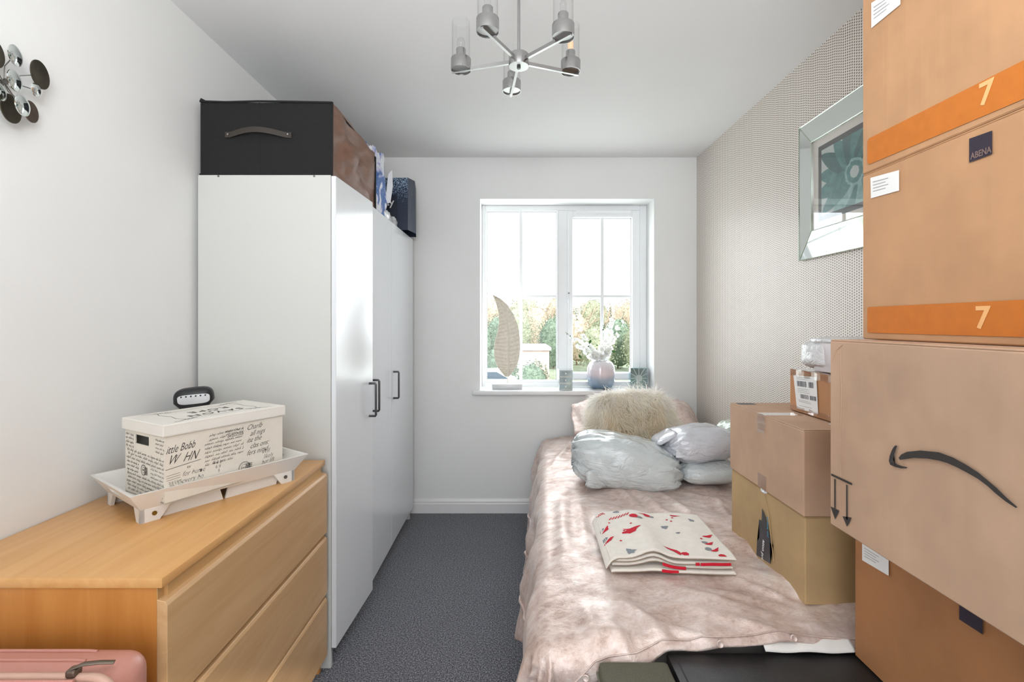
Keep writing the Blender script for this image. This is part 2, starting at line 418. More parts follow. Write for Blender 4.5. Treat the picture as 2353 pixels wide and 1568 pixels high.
def superell(bm, c, h, e1=.6, e2=.6, nu=48, nv=28, T=None, disp=None, pinch=0):
    def sg(v, e): return math.copysign(abs(v)**e, v)
    t = bmesh.new(); rings = []
    for j in range(1, nv):
        ph = -PI/2+PI*j/nv; row = []
        for i in range(nu):
            th = 2*PI*i/nu
            x = sg(math.cos(ph), e1)*sg(math.cos(th), e2); y = sg(math.cos(ph), e1)*sg(math.sin(th), e2); z = sg(math.sin(ph), e1)
            row.append(t.verts.new((x, y, z)))
        rings.append(row)
    b = t.verts.new((0, 0, -1)); u = t.verts.new((0, 0, 1))
    for a, d in zip(rings, rings[1:]):
        for k in range(nu): t.faces.new((a[k], a[(k+1) % nu], d[(k+1) % nu], d[k]))
    for k in range(nu):
        t.faces.new((b, rings[0][(k+1) % nu], rings[0][k])); t.faces.new((u, rings[-1][k], rings[-1][(k+1) % nu]))
    for v in t.verts:
        p = v.co.copy()
        if pinch: p.z *= 1-pinch*max(abs(p.x), abs(p.y))**4
        q = Vector((p.x*h[0], p.y*h[1], p.z*h[2]))
        if disp: q += disp(q, v.co)
        v.co = q+Vector(c) if T is None else q
    return merge(bm, t, T)
def on_x(c, px, py):
    """point on the plane X = c seen at that picture position"""
    y = c*F/(px-VX); return Vector((c, y, EYE-(py-VY)/F*y))
def wx(px, y): return (px-VX)/F*y
def wz(py, y): return EYE-(py-VY)/F*y

# ------------------------------------------------------------------ room shell
XL, XR, YB, YR, ZC = -1.185, 1.235, 3.24, -1.15, 2.395
WX0, WX1, WZ0, WZ1, YW = -.226, .948, .825, 2.116, 3.42
struct(put('floor', B(XL-.1, XR+.1, YR-.1, YB+.25, -.12, 0), 'carpet'))
struct(put('ceiling', B(XL-.1, XR+.1, YR-.1, YB+.25, ZC, ZC+.12), 'ceiling'))
struct(put('wall_left', B(XL-.1, XL, YR-.1, YB+.25, 0, ZC), 'wall'))
struct(put('wall_right', B(XR, XR+.1, YR-.1, YB+.25, 0, ZC), 'wallpaper'))
bm = NB()
box(bm, XL, WX0, YB, YB+.25, 0, ZC); box(bm, WX1, XR, YB, YB+.25, 0, ZC)
box(bm, WX0, WX1, YB, YB+.25, 0, WZ0-.03); box(bm, WX0, WX1, YB, YB+.25, WZ1, ZC)
struct(put('wall_back', bm, 'wall'))
bm = NB()
box(bm, XL, -.48, YR-.1, YR, 0, ZC); box(bm, .48, XR, YR-.1, YR, 0, ZC); box(bm, -.48, .48, YR-.1, YR, 2.03, ZC)
struct(put('wall_rear', bm, 'wall'))
bm = NB(); box(bm, -.53, -.46, YR, YR+.02, 0, 2.06, .003); box(bm, .46, .53, YR, YR+.02, 0, 2.06, .003); box(bm, -.53, .53, YR, YR+.02, 2.02, 2.09, .003)
struct(put('trim_1', bm, 'gloss'))
def baseboard(name, p, q, n):
    p = Vector((p[0], p[1], 0)); q = Vector((q[0], q[1], 0)); n = Vector((n[0], n[1], 0))
    prof = [(0, 0), (.016, 0), (.016, .062), (.013, .068), (.013, .078), (.009, .086), (.006, .092), (0, .094)]
    bm = NB(); A = [bm.verts.new(p+n*a+Vector((0, 0, z))) for a, z in prof]; D = [bm.verts.new(q+n*a+Vector((0, 0, z))) for a, z in prof]
    for k in range(len(prof)): bm.faces.new((A[k], A[(k+1) % len(prof)], D[(k+1) % len(prof)], D[k]))
    bm.faces.new(A[::-1]); bm.faces.new(D); bmesh.ops.recalc_face_normals(bm, faces=bm.faces)
    struct(put(name, bm, 'gloss'))
baseboard('baseboard_back', (XL+.016, YB), (XR-.016, YB), (0, -1)); baseboard('baseboard_left', (XL, YR), (XL, YB), (1, 0)); baseboard('baseboard_right', (XR, YR), (XR, YB), (-1, 0))

# ------------------------------------------------------------------ window
win = bpy.data.objects.new('window_1', None); C.objects.link(win); win['kind'] = 'structure'; WM[win.name] = Matrix()
def px2x(px): return wx(px, YW)
def px2z(py): return wz(py, YW)
FY0, FY1 = YW, YW+.06
xl, xr = WX0, WX1
zb, zt = WZ0, WZ1
gl0, gl1 = px2x(1119), px2x(1279); gr0, gr1 = px2x(1316), px2x(1451)
gzt, gzb = px2z(486), px2z(874); rzt, rzb = px2z(501), px2z(856)
mul0, mul1 = gl1, px2x(1304); sx1 = px2x(1470); szt, szb = px2z(485), px2z(872)
def ringbox(bm, x0, x1, z0, z1, X0, X1, Z0, Z1, y0, y1, bev=.004):
    box(bm, x0, X0, y0, y1, z0, z1, bev); box(bm, X1, x1, y0, y1, z0, z1, bev)
    box(bm, X0-.002, X1+.002, y0, y1, Z1, z1, bev); box(bm, X0-.002, X1+.002, y0, y1, z0, Z0, bev); return bm
bm = ringbox(NB(), xl, xr, zb, zt, gl0-.012, sx1, gzb-.012, szt+.002, FY0, FY1); put('window_frame', bm, 'upvc', win)
put('mullion', B(gl1+.01, mul1, FY0, FY1, gzb-.014, szt+.004, .004), 'upvc', win)
bm = ringbox(NB(), gl0-.014, gl1+.012, gzb-.014, gzt+.014, gl0, gl1, gzb, gzt, FY0-.004, FY1-.02, .003); put('glazing_bead', bm, 'upvc', win)
bm = ringbox(NB(), mul1+.002, sx1-.002, szb, szt, gr0, gr1, rzb, rzt, FY0-.016, FY1-.01, .006)
sash = put('opening_sash', bm, 'upvc', win)
bm = NB()
for (a, b, c_, d) in ((gl0-.002, gl1+.002, gzb-.002, gzt+.002), (gr0-.002, gr1+.002, rzb-.002, rzt+.002)):
    ringbox(bm, a, b, c_, d, a+.004, b-.004, c_+.004, d-.004, FY0+.012, FY0+.028, 0)
put('glazing_gasket', bm, 'gasket', win)
bm = ringbox(NB(), mul1-.002, sx1+.003, szb-.004, szt+.003, mul1+.002, sx1-.001, szb, szt-.001, FY0+.0, FY0+.02, 0); put('sash_gasket', bm, 'upvc', win)
for a, b, c_, d in ((gl0, gl1, gzb, gzt), (gr0, gr1, rzb, rzt)):
    put('glass_pane', B(a, b, FY0+.018, FY0+.022, c_, d), 'pane', win)
zbar = px2z(681)
for a, b, c_, d, xb in ((gl0, gl1, gzb, gzt, px2x(1197)), (gr0, gr1, rzb, rzt, px2x(1384))):
    put('glazing_bar', B(xb-.0115, xb+.0115, FY0+.004, FY0+.018, c_, d, .002), 'upvc', win)
    put('glazing_bar', B(a, xb-.0115, FY0+.004, FY0+.018, zbar-.0095, zbar+.0095, .002), 'upvc', win)
    put('glazing_bar', B(xb+.0115, b, FY0+.004, FY0+.018, zbar-.0095, zbar+.0095, .002), 'upvc', win)
bm = B(px2x(1325), px2x(1447), FY0-.03, FY0-.016, px2z(491), px2z(486), .002); box(bm, px2x(1322), px2x(1450), FY0-.022, FY0-.016, px2z(493), px2z(484.5), .002)
put('trickle_vent', bm, 'upvc', win)
hx = px2x(1306)
bm = B(hx-.011, hx+.011, FY0-.026, FY0-.016, px2z(700), px2z(672), .004, 2)
hd = put('window_handle', bm, 'upvc', win)
bm = tube(NB(), [(hx, FY0-.03, px2z(690)), (hx, FY0-.052, px2z(692)), (hx, FY0-.056, px2z(705)), (hx, FY0-.052, px2z(722))], [.006, .0075, .007, .005], 10)
put('handle_lever', bm, 'upvc', hd, smooth=50)
bm = cyl(NB(), (hx, FY0-.03, px2z(674.5)), (hx, FY0-.026, px2z(674.5)), .005, n=12); put('key_hole', bm, 'handle', hd)
bm = B(WX0-.0, WX1+.0, YB-.01, FY0, WZ0-.03, WZ0, 0); box(bm, WX0-.05, WX1+.05, YB-.04, YB-.0, WZ0-.03, WZ0, .008, 3)
put('window_sill', bm, 'gloss', win, smooth=40)
# thin trim of the ceiling coving shadow line on right wall
# ------------------------------------------------------------------ outside
GZ = -2.6
struct(put('ground_outside', B(-40, 40, 5.0, 80, GZ-.1, GZ), 'grass'))
struct(put('road_outside', B(-25, 12, 19.5, 27.4, GZ, GZ+.02), 'tarmac'))
gx0, gx1, gy = wx(1150, 30), wx(1262, 30), 30
gar = thing('garage', 'small pink brick garage with pale flat roof beyond the bushes', 'garage', ((gx0+gx1)/2, gy+2.4, GZ))
ztg = wz(806, 30)
put('wall', B(gx0, gx1, gy, gy+4.8, GZ, ztg, .02), 'render', gar)
put('roof', B(gx0-.12, gx1+.12, gy-.15, gy+4.95, ztg, ztg+.22, .03), 'gaproof', gar)
gd = put('garage_door', B(gx0+.35, gx1-.9, gy-.05, gy, GZ, ztg-.35, .01), 'gaproof', gar)
bm = NB()
for k in range(5): box(bm, gx0+.37, gx1-.92, gy-.062, gy-.05, GZ+.1+k*.36, GZ+.42+k*.36, .01)
put('door_panel', bm, 'gaproof', gd)
# car
cy = 24.0; cx = wx(1118, cy)
car = thing('car', 'white car parked outside, seen low behind the leaf ornament', 'car', (cx, cy, GZ))
def car_body():
    bm = NB(); z = GZ+.02
    prof = [(-2.1, .35), (-2.15, .75), (-1.95, .95), (-1.2, 1.02), (1.3, 1.02), (2.0, .92), (2.15, .7), (2.1, .35)]
    t = Matrix.Translation((cx, cy, z)) @ basis((0, 0, 0), (1, 0, 0), (0, 0, 1))
    return prism(bm, prof, 1.7, Matrix.Translation((0, 1.7, 0)) @ t)
put('body', car_body(), 'carpaint', car)
bm = prism(NB(), [(-1.35, 1.0), (-.75, 1.42), (.55, 1.46), (1.35, 1.0)], 1.5, Matrix.Translation((cx, cy+1.6, GZ+.02)) @ basis((0, 0, 0), (1, 0, 0), (0, 0, 1)))
cb = put('cabin', bm, 'carpaint', car)
for a in ([(-1.15, 1.04), (-.72, 1.36), (-.08, 1.39), (-.08, 1.04)], [(.0, 1.04), (.0, 1.39), (.5, 1.39), (1.12, 1.04)]):
    for yy in (1.61, .1):
        put('side_window', prism(NB(), a, .02, Matrix.Translation((cx, cy+yy, GZ+.02)) @ basis((0, 0, 0), (1, 0, 0), (0, 0, 1))), 'dgrey', cb)
for a in (-1.35, 1.35):
    for yy in (.0, 1.5):
        put('wheel', cyl(NB(), (cx+a, cy+yy, GZ+.34), (cx+a, cy+yy+.2, GZ+.34), .32, n=20), 'tyre', car)

def leaf_quads(bm, n, c, r, s, rng, shell=.6):
    for _ in range(n):
        d = Vector((rng.gauss(0, 1), rng.gauss(0, 1), rng.gauss(0, 1))).normalized()
        k = shell+(1-shell)*rng.random()
        wob = 1+.22*fb(d*1.7+Vector(c), 1.0, 2)
        p = Vector(c)+Vector((d.x*r[0], d.y*r[1], d.z*r[2]))*k*wob
        if p.z < GZ: p.z = GZ+rng.random()*.3
        a = Vector((rng.gauss(0, 1), rng.gauss(0, 1), rng.gauss(0, 1))).normalized()*s
        b = a.cross(Vector((rng.random(), rng.random(), rng.random()))).normalized()*s*.6
        vs = [bm.verts.new(p-a), bm.verts.new(p+b), bm.verts.new(p+a), bm.verts.new(p-b)]
        bm.faces.new(vs)
    return bm
def bush(name, label, x, y, rx, h, m, n=1600, s=.07, seed=1, group=None, cat='bush'):
    rng = random.Random(seed)
    t = thing(name, label, cat, (x, y, GZ), group)
    bm = NB(); superell(bm, (x, y, GZ+h*.5), (rx*.75, rx*.6, h*.46), 1, 1, 16, 10, disp=lambda q, u: q*.12*fb(q+Vector((seed, 0, 0)), 1.2, 2))
    bm2 = leaf_quads(bm, n, (x, y, GZ+h*.5), (rx, rx*.8, h*.52), s, rng)
    stuff(put('foliage', bm2, m, t))
    put('stem', cyl(NB(), (x, y, GZ), (x, y, GZ+h*.5), .08, .04, 8), 'bark', t)
    return t
bush('round_bush', 'rounded clipped evergreen bush in front of the garage', wx(1222, 20), 20, .85, 2.6-(wz(742, 20)-wz(742, 20))-.35+0*1, 'foliage', 2600, .05, 3)
bush('low_bush', 'low dark bush at the left beside the garage', wx(1150, 26), 27.2, 1.1, 2.6, 'foliage', 1600, .07, 4)
hz = [(1095, 37.5, 1.55, 4.2, 'foliage'), (1148, 40.8, 1.6, 4.7, 'foliage'), (1188, 44, 1.7, 5.4, 'foliage2'), (1232, 47.4, 1.8, 5.6, 'foliage3'), (1272, 40.8, 1.6, 4.4, 'foliage'),
      (1325, 44, 1.75, 4.9, 'foliage3'), (1372, 37.5, 1.6, 3.8, 'foliage2'), (1420, 40.8, 1.65, 4.3, 'foliage'), (1472, 37.5, 1.7, 3.9, 'foliage2')]
kinds = ['dark bushy shrub of the far hedge, leftmost', 'tall dark green shrub of the far hedge behind the leaf ornament', 'olive shrub of the far hedge above the garage roof', 'russet shrub of the far hedge right of the garage', 'dark shrub of the far hedge behind the mullion',
         'russet shrub of the far hedge left of the flowers', 'olive shrub of the far hedge behind the flowers', 'dark shrub of the far hedge right of the flowers', 'olive shrub of the far hedge, rightmost']
for k, (px, y, rx, h, m) in enumerate(hz): bush('hedge_shrub', kinds[k], wx(px, y), y, rx, h, m, 2600, .08, 10+k, 'hedge beyond the garage')
for k, (px, y, h) in enumerate([(1060, 60, 7.3), (1130, 64, 7.9), (1205, 60, 7.4), (1285, 64, 7.6), (1365, 60, 6.8), (1445, 64, 6.9), (1525, 60, 6.8)]):
    bush('woodland_tree', 'hazy tree crown of the far wood, ' + ['leftmost at the window edge', 'behind the leaf ornament', 'above the garage roof', 'behind the mullion', 'behind the left flower spray', 'behind the right flower spray', 'rightmost at the window edge'][k], wx(px, y), y, 2.7, h, ('foliage2', 'foliage3')[k % 2], 3000, .12, 70+k, 'far woodland', 'tree')
def bare_tree(label, px, y, h, seed):
    rng = random.Random(seed); x = wx(px, y)
    t = thing('bare_tree', label, 'tree', (x, y, GZ), 'winter trees behind the hedge')
    bm = NB(); tw = NB()
    def grow(p, d, L, r, lev):
        tgt = bm if lev < 2 else tw
        q = p+d*L
        cyl(tgt, p, q, r, r*.6, 5 if lev < 2 else 3, False)
        if lev >= 4: return
        for k in range(3 if lev < 3 else 4):
            nd = (d+Vector((rng.uniform(-1, 1), rng.uniform(-1, 1), rng.uniform(-.3, .9)))*.62).normalized()
            grow(p+d*L*rng.uniform(.55, 1), nd, L*rng.uniform(.55, .8), r*.55, lev+1)
    grow(Vector((x, y, GZ)), Vector((0, 0, 1)), h*.38, .21, 0)
    put('trunk', bm, 'bark', t); stuff(put('twigs', tw, 'twig', t))
for k, (px, y, h, lab) in enumerate([(1130, 51, 7.2, 'bare winter tree at the left, behind the leaf ornament'), (1208, 52, 7.6, 'tall bare winter tree in the middle of the left window'), (1262, 56, 7.6, 'bare winter tree left of the mullion'),
                                     (1330, 51, 7.2, 'bare winter tree at the left of the right window'), (1380, 56, 7.4, 'bare winter tree behind the flowers'), (1442, 51, 6.4, 'bare winter tree at the right edge of the window')]):
    bare_tree(lab, px, y, h, 50+k)

# ------------------------------------------------------------------ wardrobe
w0, w1 = 1.777, 3.14; wxl, wxf = -1.168, -.676; WT = 1.827
wd = thing('wardrobe', 'tall white three-door wardrobe against the left wall', 'wardrobe', ((wxl+wxf)/2, (w0+w1)/2, 0))
put('side_panel', B(wxl, wxf, w0, w0+.018, 0, WT, .0015), 'wardrobe', wd)
put('side_panel', B(wxl, wxf, w1-.018, w1, 0, WT, .0015), 'wardrobe', wd)
put('top_panel', B(wxl, wxf, w0+.018, w1-.018, WT-.02, WT-.002, .001), 'wardrobe', wd)
put('bottom_panel', B(wxl, wxf, w0+.018, w1-.018, .07, .088, .001), 'wardrobe', wd)
put('back_panel', B(wxl, wxl+.006, w0+.018, w1-.018, .088, WT-.02), 'wardrobe', wd)
put('plinth', B(wxf-.06, wxf-.044, w0+.018, w1-.018, 0, .07), 'wardrobe', wd)
for px in (502, 722):
    x = wx(px, w0); put('screw', cyl(NB(), (x, w0-.001, wz(405, w0)), (x, w0+.002, wz(405, w0)), .004, n=12), 'screw', wd)
divs = [w0+.001, 2.172, 2.59, w1-.002]
for k in range(3):
    a, b = divs[k]+.001, divs[k+1]-.002
    bm = B(wxf+.001, wxf+.019, a, b, .075, WT-.003, .0015)
    T = Matrix.Translation((wxf, a, 0)) @ Matrix.Rotation(R(-3.2 if k == 0 else 0), 4, 'Z') @ Matrix.Translation((-wxf, -a, 0))
    bmesh.ops.transform(bm, matrix=T, verts=bm.verts)
    d = put('door', bm, 'wdoor', wd, 'slightly open door reflecting the window' if k == 0 else None)
    hy = (b-.045, a+.07, a+.035)[k]; x0 = wxf+.019
    bm = tube(NB(), [(x0-.001, hy, 1.012), (x0+.028, hy, 1.012), (x0+.03, hy, 1.008), (x0+.03, hy, .872), (x0+.028, hy, .868), (x0-.001, hy, .868)], .0052, 8)
    bmesh.ops.transform(bm, matrix=T, verts=bm.verts)
    put('handle', bm, 'handle', d, smooth=30)
# black storage box
hb = thing('storage_box', 'black fabric storage box with strap handle on top of wardrobe', 'storage box', (-.9, 2.05, WT))
hx0, hx1, hy0, hy1, hz0, hz1 = -1.163, -.672, 1.782, 2.33, WT, 2.098
def sheet(x0, x1, y0, y1, z0, z1, axis, amp, sd, nu=30, nv=16):
    bm = NB()
    def f(u, v):
        e = min(1, 6*min(u, 1-u))*min(1, 6*min(v, 1-v))
        if axis == 'x': 
            d = amp*e*(fb((u*3+sd, v*2, 0), 1, 4)+.5*math.sin(9*u+7*v+sd))
            return (x1+d, y0+(y1-y0)*u, z0+(z1-z0)*v+.010*fb((u*5, sd, v), 1, 2)*(v > .9))
        d = amp*e*fb((u*3+sd, v*2, 0), 1, 3)
        return (x0+(x1-x0)*u, y0-d, z0+(z1-z0)*v+.004*fb((u*3, sd, 0), 1, 2)*(v > .9))
    return grid(bm, nu, nv, f)
bm = sheet(hx0, hx1, hy0, hy1, hz0, hz1, 'x', .034, 1.3); put('side_panel', bm, 'hatbrown', hb, 'creased brown fabric side', smooth=60)
bm = B(hx0, hx1, hy0, hy0+.008, hz0, hz1, .003); put('front_panel', bm, 'hatfab', hb)
bm = B(hx0, hx1+.006, hy1-.010, hy1+.004, hz0, hz1-.012, .003); put('back_panel', bm, 'hatfab', hb)
bm = B(hx0, hx0+.006, hy0+.008, hy1-.008, hz0, hz1-.01, .002); put('side_panel', bm, 'hatbrown', hb)
bm = NB()
def lidf(u, v):
    return (hx0+(hx1-hx0)*u, hy0+(hy1-hy0)*v, hz1-.004+(-.02*math.sin(PI*v)*math.sin(PI*u))+.006*fb((u*2, v*3, 4), 1, 3))
grid(bm, 16, 16, lidf); put('lid', bm, 'hatfab', hb, smooth=60)
zc = [(hx0, hy0, hz1+.004), (hx0+.1, hy0-.002, hz1), (hx0+.22, hy0-.002, hz1+.003), (hx0+.36, hy0-.002, hz1+.001), (hx1, hy0-.001, hz1-.001)]
put('piping', tube(NB(), zc, .004, 8), 'blacksoft', hb)
put('piping', tube(NB(), [(hx0, hy0, hz0+.003), (hx1, hy0-.001, hz0+.003)], .004, 8), 'blacksoft', hb)
put('piping', tube(NB(), [(hx1, hy0, hz0+.003), (hx1+.001, hy0, hz1)], .003, 8), 'blacksoft', hb)
put('seam', B(wx(597, hy0)-.0008, wx(597, hy0)+.0008, hy0-.0012, hy0, hz0, hz1), 'blacksoft', hb)
put('corner_fold', prism(NB(), [(0, 0), (.035, 0), (.004, .016), (0, .012)], .03, basis((hx0, hy0+.03, hz1), (1, 0, 0), (0, 0, 1))), 'blacksoft', hb)
ha, hb_ = wx(527, hy0), wx(664, hy0); hzz = wz(311, hy0)
bm = NB(); n = 16; rows = []
for i in range(n+1):
    u = i/n; x = ha-.012+(hb_-ha+.024)*u; bow = math.sin(PI*min(1, max(0, (u-.08)/.84))); zz = hzz+.012*bow-.002*u; yy = hy0-.004-.022*bow
    rows.append([bm.verts.new((x, yy, zz-.010)), bm.verts.new((x, yy, zz+.010)), bm.verts.new((x, yy-.003, zz+.010)), bm.verts.new((x, yy-.003, zz-.010))])
for a, b in zip(rows, rows[1:]):
    for k in range(4): bm.faces.new((a[k], a[(k+1) % 4], b[(k+1) % 4], b[k]))
bm.faces.new(rows[0]); bm.faces.new(rows[-1][::-1]); bmesh.ops.recalc_face_normals(bm, faces=bm.faces)
st = put('handle', bm, 'strapbrown', hb, 'dark brown strap handle')
for x in (ha, hb_):
    put('rivet', lathe(NB(), [(0, 0), (.0055, 0), (.005, .002), (.002, .0035), (0, .0035)], n=14) if 0 else cyl(NB(), (x, hy0-.004, hzz), (x, hy0-.011, hzz), .0055, .003, 12), 'chrome', st)
# carrier bag
cb_ = thing('carrier_bag', 'crumpled blue and white plastic carrier bag behind the black storage box', 'bag', (-.77, 2.52, WT))
def bagshell(x0, x1, y0, y1, z0, z1, amp, sd, nu=60, nv=22):
    bm = NB()
    def f(u, v):
        a = 2*PI*u; cx, cy = (x0+x1)/2, (y0+y1)/2
        ca, sa = math.cos(a), math.sin(a)
        rx = (x1-x0)/2*math.copysign(abs(ca)**.5, ca); ry = (y1-y0)/2*math.copysign(abs(sa)**.5, sa)
        k = 1-.12*v+amp*fb((ca*1.5+sd, sa*1.5, v*3), 1, 4)
        return (cx+rx*k, cy+ry*k, z0+(z1-z0)*v*(1+(.10*fb((ca*2, sa*2, sd), 1, 3) if v > .5 else 0)))
    return grid(bm, nu, nv, f)
put('bag_body', bagshell(-.84, -.685, 2.36, 2.64, WT, 2.165, .16, 2.0), 'carrier', cb_, smooth=45)
put('paper_sheet', prism(NB(), [(0, 0), (.03, .01), (.035, .1), (.02, .19), (.0, .16)], .001, basis((-.70, 2.62, 1.93), (.55, .5, 0), (.1, 0, 1))), 'carrierw', cb_, 'white sheet sticking out of the bag')
wb = tag(put('plastic_bag', superell(NB(), (-.74, 2.7, WT+.035), (.065, .2, .035), .8, .8, 40, 16, disp=lambda q, u: u*.016*fb(q*22, 1, 4)), 'polyw', smooth=50), 'flattened white plastic bag lying on the wardrobe beside the gift bag', 'bag')
# navy gift bag
gb = thing('gift_bag', 'navy gift bag with silver speckles at far end of wardrobe top', 'bag', (-.74, 2.95, WT))
put('front_panel', B(-.86, -.622, 2.83, 2.833, WT, 2.135), 'giftdots', gb, 'speckled front')
put('back_panel', B(-.86, -.622, 3.067, 3.07, WT, 2.135), 'navy', gb)
bm = NB(); v = [bm.verts.new(p) for p in ((-.622, 2.83, WT), (-.600, 2.95, WT+.0), (-.622, 3.07, WT), (-.622, 3.07, 2.135), (-.606, 2.95, 2.15), (-.622, 2.83, 2.135))]
bm.faces.new((v[0], v[1], v[4], v[5])); bm.faces.new((v[1], v[2], v[3], v[4])); put('gusset', bm, 'navy', gb)
bm = B(-.86, -.857, 2.833, 3.067, WT, 2.135); put('gusset', bm, 'navy', gb)
put('dark_panel', B(-.86, wx(912, 2.826), 2.824, 2.8285, WT, wz(448, 2.826)), 'navy2', gb)
put('printed_word', text_bm('ay', .062, basis((wx(884, 2.82), 2.8235, wz(472, 2.82)), (1, 0, 0), (0, 0, 1)), 0, .0008), 'white', gb)

# ------------------------------------------------------------------ chest of drawers
dy0, dy1, dx0, dx1, DZ = .939, 1.752, XL+.003, -.687, .78
ch = thing('chest_of_drawers', 'beech chest of three drawers under the tray, left wall', 'chest of drawers', ((dx0+dx1)/2, (dy0+dy1)/2, 0))
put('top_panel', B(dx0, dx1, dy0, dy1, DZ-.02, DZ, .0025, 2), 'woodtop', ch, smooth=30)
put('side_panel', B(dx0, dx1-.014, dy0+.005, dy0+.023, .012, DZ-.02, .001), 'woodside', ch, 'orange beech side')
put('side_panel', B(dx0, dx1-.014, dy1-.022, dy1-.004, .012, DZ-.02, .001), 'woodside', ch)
put('edge_strip', B(dx1-.014, dx1-.0125, dy0+.005, dy0+.023, .012, DZ-.02), 'woodedge', ch)
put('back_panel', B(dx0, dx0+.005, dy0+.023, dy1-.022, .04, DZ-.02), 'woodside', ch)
put('top_rail', B(dx1-.016, dx1-.006, dy0+.023, dy1-.022, DZ-.062, DZ-.02, .001), 'woodedge', ch)
put('plinth', B(dx1-.045, dx1-.033, dy0+.023, dy1-.022, .012, .06, .001), 'woodedge', ch)
for zz0, zz1 in ((.518, .736), (.295, .505), (.068, .283)):
    # front with bevelled top edge that serves as the grip
    xf, xb_ = dx1+.008, dx1-.013
    pf = [(xb_, zz0), (xf, zz0), (xf, zz1-.012), (xf-.004, zz1-.004), (xb_, zz1)]
    T = basis((0, dy0+.004, 0), (1, 0, 0), (0, 0, 1))
    bm = NB(); A = [bm.verts.new((x, dy0+.003, z)) for x, z in pf]; D = [bm.verts.new((x, dy1-.002, z)) for x, z in pf]
    for k in range(5): bm.faces.new((A[k], A[(k+1) % 5], D[(k+1) % 5], D[k]))
    bm.faces.new(A[::-1]); bm.faces.new(D); bmesh.ops.recalc_face_normals(bm, faces=bm.faces)
    bmesh.ops.bevel(bm, geom=bm.edges[:], offset=.001, segments=1, affect='EDGES')
    dr = put('drawer', bm, 'woodfront', ch)
    put('drawer_box', B(dx0+.04, xb_, dy0+.035, dy1-.035, zz0+.012, zz1-.05), 'woodedge', dr)
for yy in (dy0+.03, dy1-.06):
    put('foot', B(dx1-.06, dx1-.035, yy, yy+.03, 0, .012, .002), 'black', ch); put('foot', B(dx0+.02, dx0+.045, yy, yy+.03, 0, .012, .002), 'black', ch)

# ------------------------------------------------------------------ tray
C0 = Vector((-.925, 1.19, 0)); au = math.atan2(.822, .569)
TT = Matrix.Translation((C0.x, C0.y, DZ)) @ Matrix.Rotation(au, 4, 'Z')   # local x along the long side, y towards the wall
TL, TW = .405, .24
tr = thing('serving_tray', 'white wooden footed tray standing askew on the chest of drawers', 'tray', (TT @ Vector((TL/2, TW/2, 0))))
put('tray_base', B(0, TL, 0, TW, .034, .040, .001, T=TT), 'trayw', tr)
fl = .030; hz_ = .045
def slope_wall(a, b, an, th=.008, z0=.034, z1=.082, hole=False):
    """board from base edge a-b flaring outward along an"""
    a = Vector(a); b = Vector(b); an = Vector(an); al = (b-a).normalized()
    bm = NB()
    o0 = [a, b]; top = [a+an*fl-al*fl, b+an*fl+al*fl]
    def q(p, z, off): return (p.x-an.x*off, p.y-an.y*off, z)
    P = [q(a, z0, 0), q(b, z0, 0), q(top[1], z1, 0), q(top[0], z1, 0)]; Q = [q(a, z0, th), q(b, z0, th), q(top[1]-al*th, z1, th), q(top[0]+al*th, z1, th)]
    if not hole:
        A = [bm.verts.new(p) for p in P]; D = [bm.verts.new(p) for p in Q]
        bm.faces.new(A); bm.faces.new(D[::-1])
        for k in range(4): bm.faces.new((A[k], A[(k+1) % 4], D[(k+1) % 4], D[k]))
    else:
        # slot handle: outer quad ring around an inner rounded slot
        def bil(S, u, v):
            p0 = Vector(S[0]).lerp(Vector(S[1]), u); p1 = Vector(S[3]).lerp(Vector(S[2]), u); return p0.lerp(p1, v)
        us = [0, .36, .40, .60, .64, 1]; vs = [0, .40, .70, 1]
        V = [[[bm.verts.new(bil(S, u, v)) for v in vs] for u in us] for S in (P, Q)]
        def solid(i, j): return not (j == 1 and 1 <= i <= 3)
        for i in range(5):
            for j in range(3):
                if not solid(i, j): continue
                for s_, S in enumerate(V):
                    f = (S[i][j], S[i+1][j], S[i+1][j+1], S[i][j+1]); bm.faces.new(f if s_ == 0 else f[::-1])
        A, D = V
        def side(p, q_): bm.faces.new((A[p[0]][p[1]], A[q_[0]][q_[1]], D[q_[0]][q_[1]], D[p[0]][p[1]]))
        for i in range(1, 4): side((i, 1), (i+1, 1)); side((i, 2), (i+1, 2))
        side((1, 1), (1, 2)); side((4, 1), (4, 2))
        for i in range(5): side((i, 0), (i+1, 0)); side((i, 3), (i+1, 3))
        for j in range(3): side((0, j), (0, j+1)); side((5, j), (5, j+1))
    bmesh.ops.recalc_face_normals(bm, faces=bm.faces)
    bmesh.ops.transform(bm, matrix=TT, verts=bm.verts); return bm
put('tray_side', slope_wall((0, 0, 0), (TL, 0, 0), (0, -1, 0)), 'trayw', tr)
put('tray_side', slope_wall((TL, TW, 0), (0, TW, 0), (0, 1, 0)), 'trayw', tr)
put('tray_end', slope_wall((0, TW, 0), (0, 0, 0), (-1, 0, 0), hole=True), 'trayw', tr)
put('tray_end', slope_wall((TL, 0, 0), (TL, TW, 0), (1, 0, 0), hole=True), 'trayw', tr)
def foot_pair(x, y, sx, sy):
    bm = NB()
    # long-side bracket (in xz) and end bracket (in yz)
    pl = [(0, 0), (.042, 0), (.068, .036), (0, .036)]; pe = [(0, 0), (.026, 0), (.044, .036), (0, .036)]
    for p, right, thn in ((pl, (sx, 0, 0), 0), (pe, (0, sy, 0), 1)):
        t = basis((0, 0, 0), right, (0, 0, 1)); n = t.col[2].to_3d()
        want = Vector((0, sy, 0)) if thn == 0 else Vector((sx, 0, 0))
        shift = Vector((0, 0, 0)) if n.dot(want) > 0 else want*.009
        prism(bm, p, .009, TT @ Matrix.Translation(Vector((x, y, 0))+shift) @ t)
    return bm
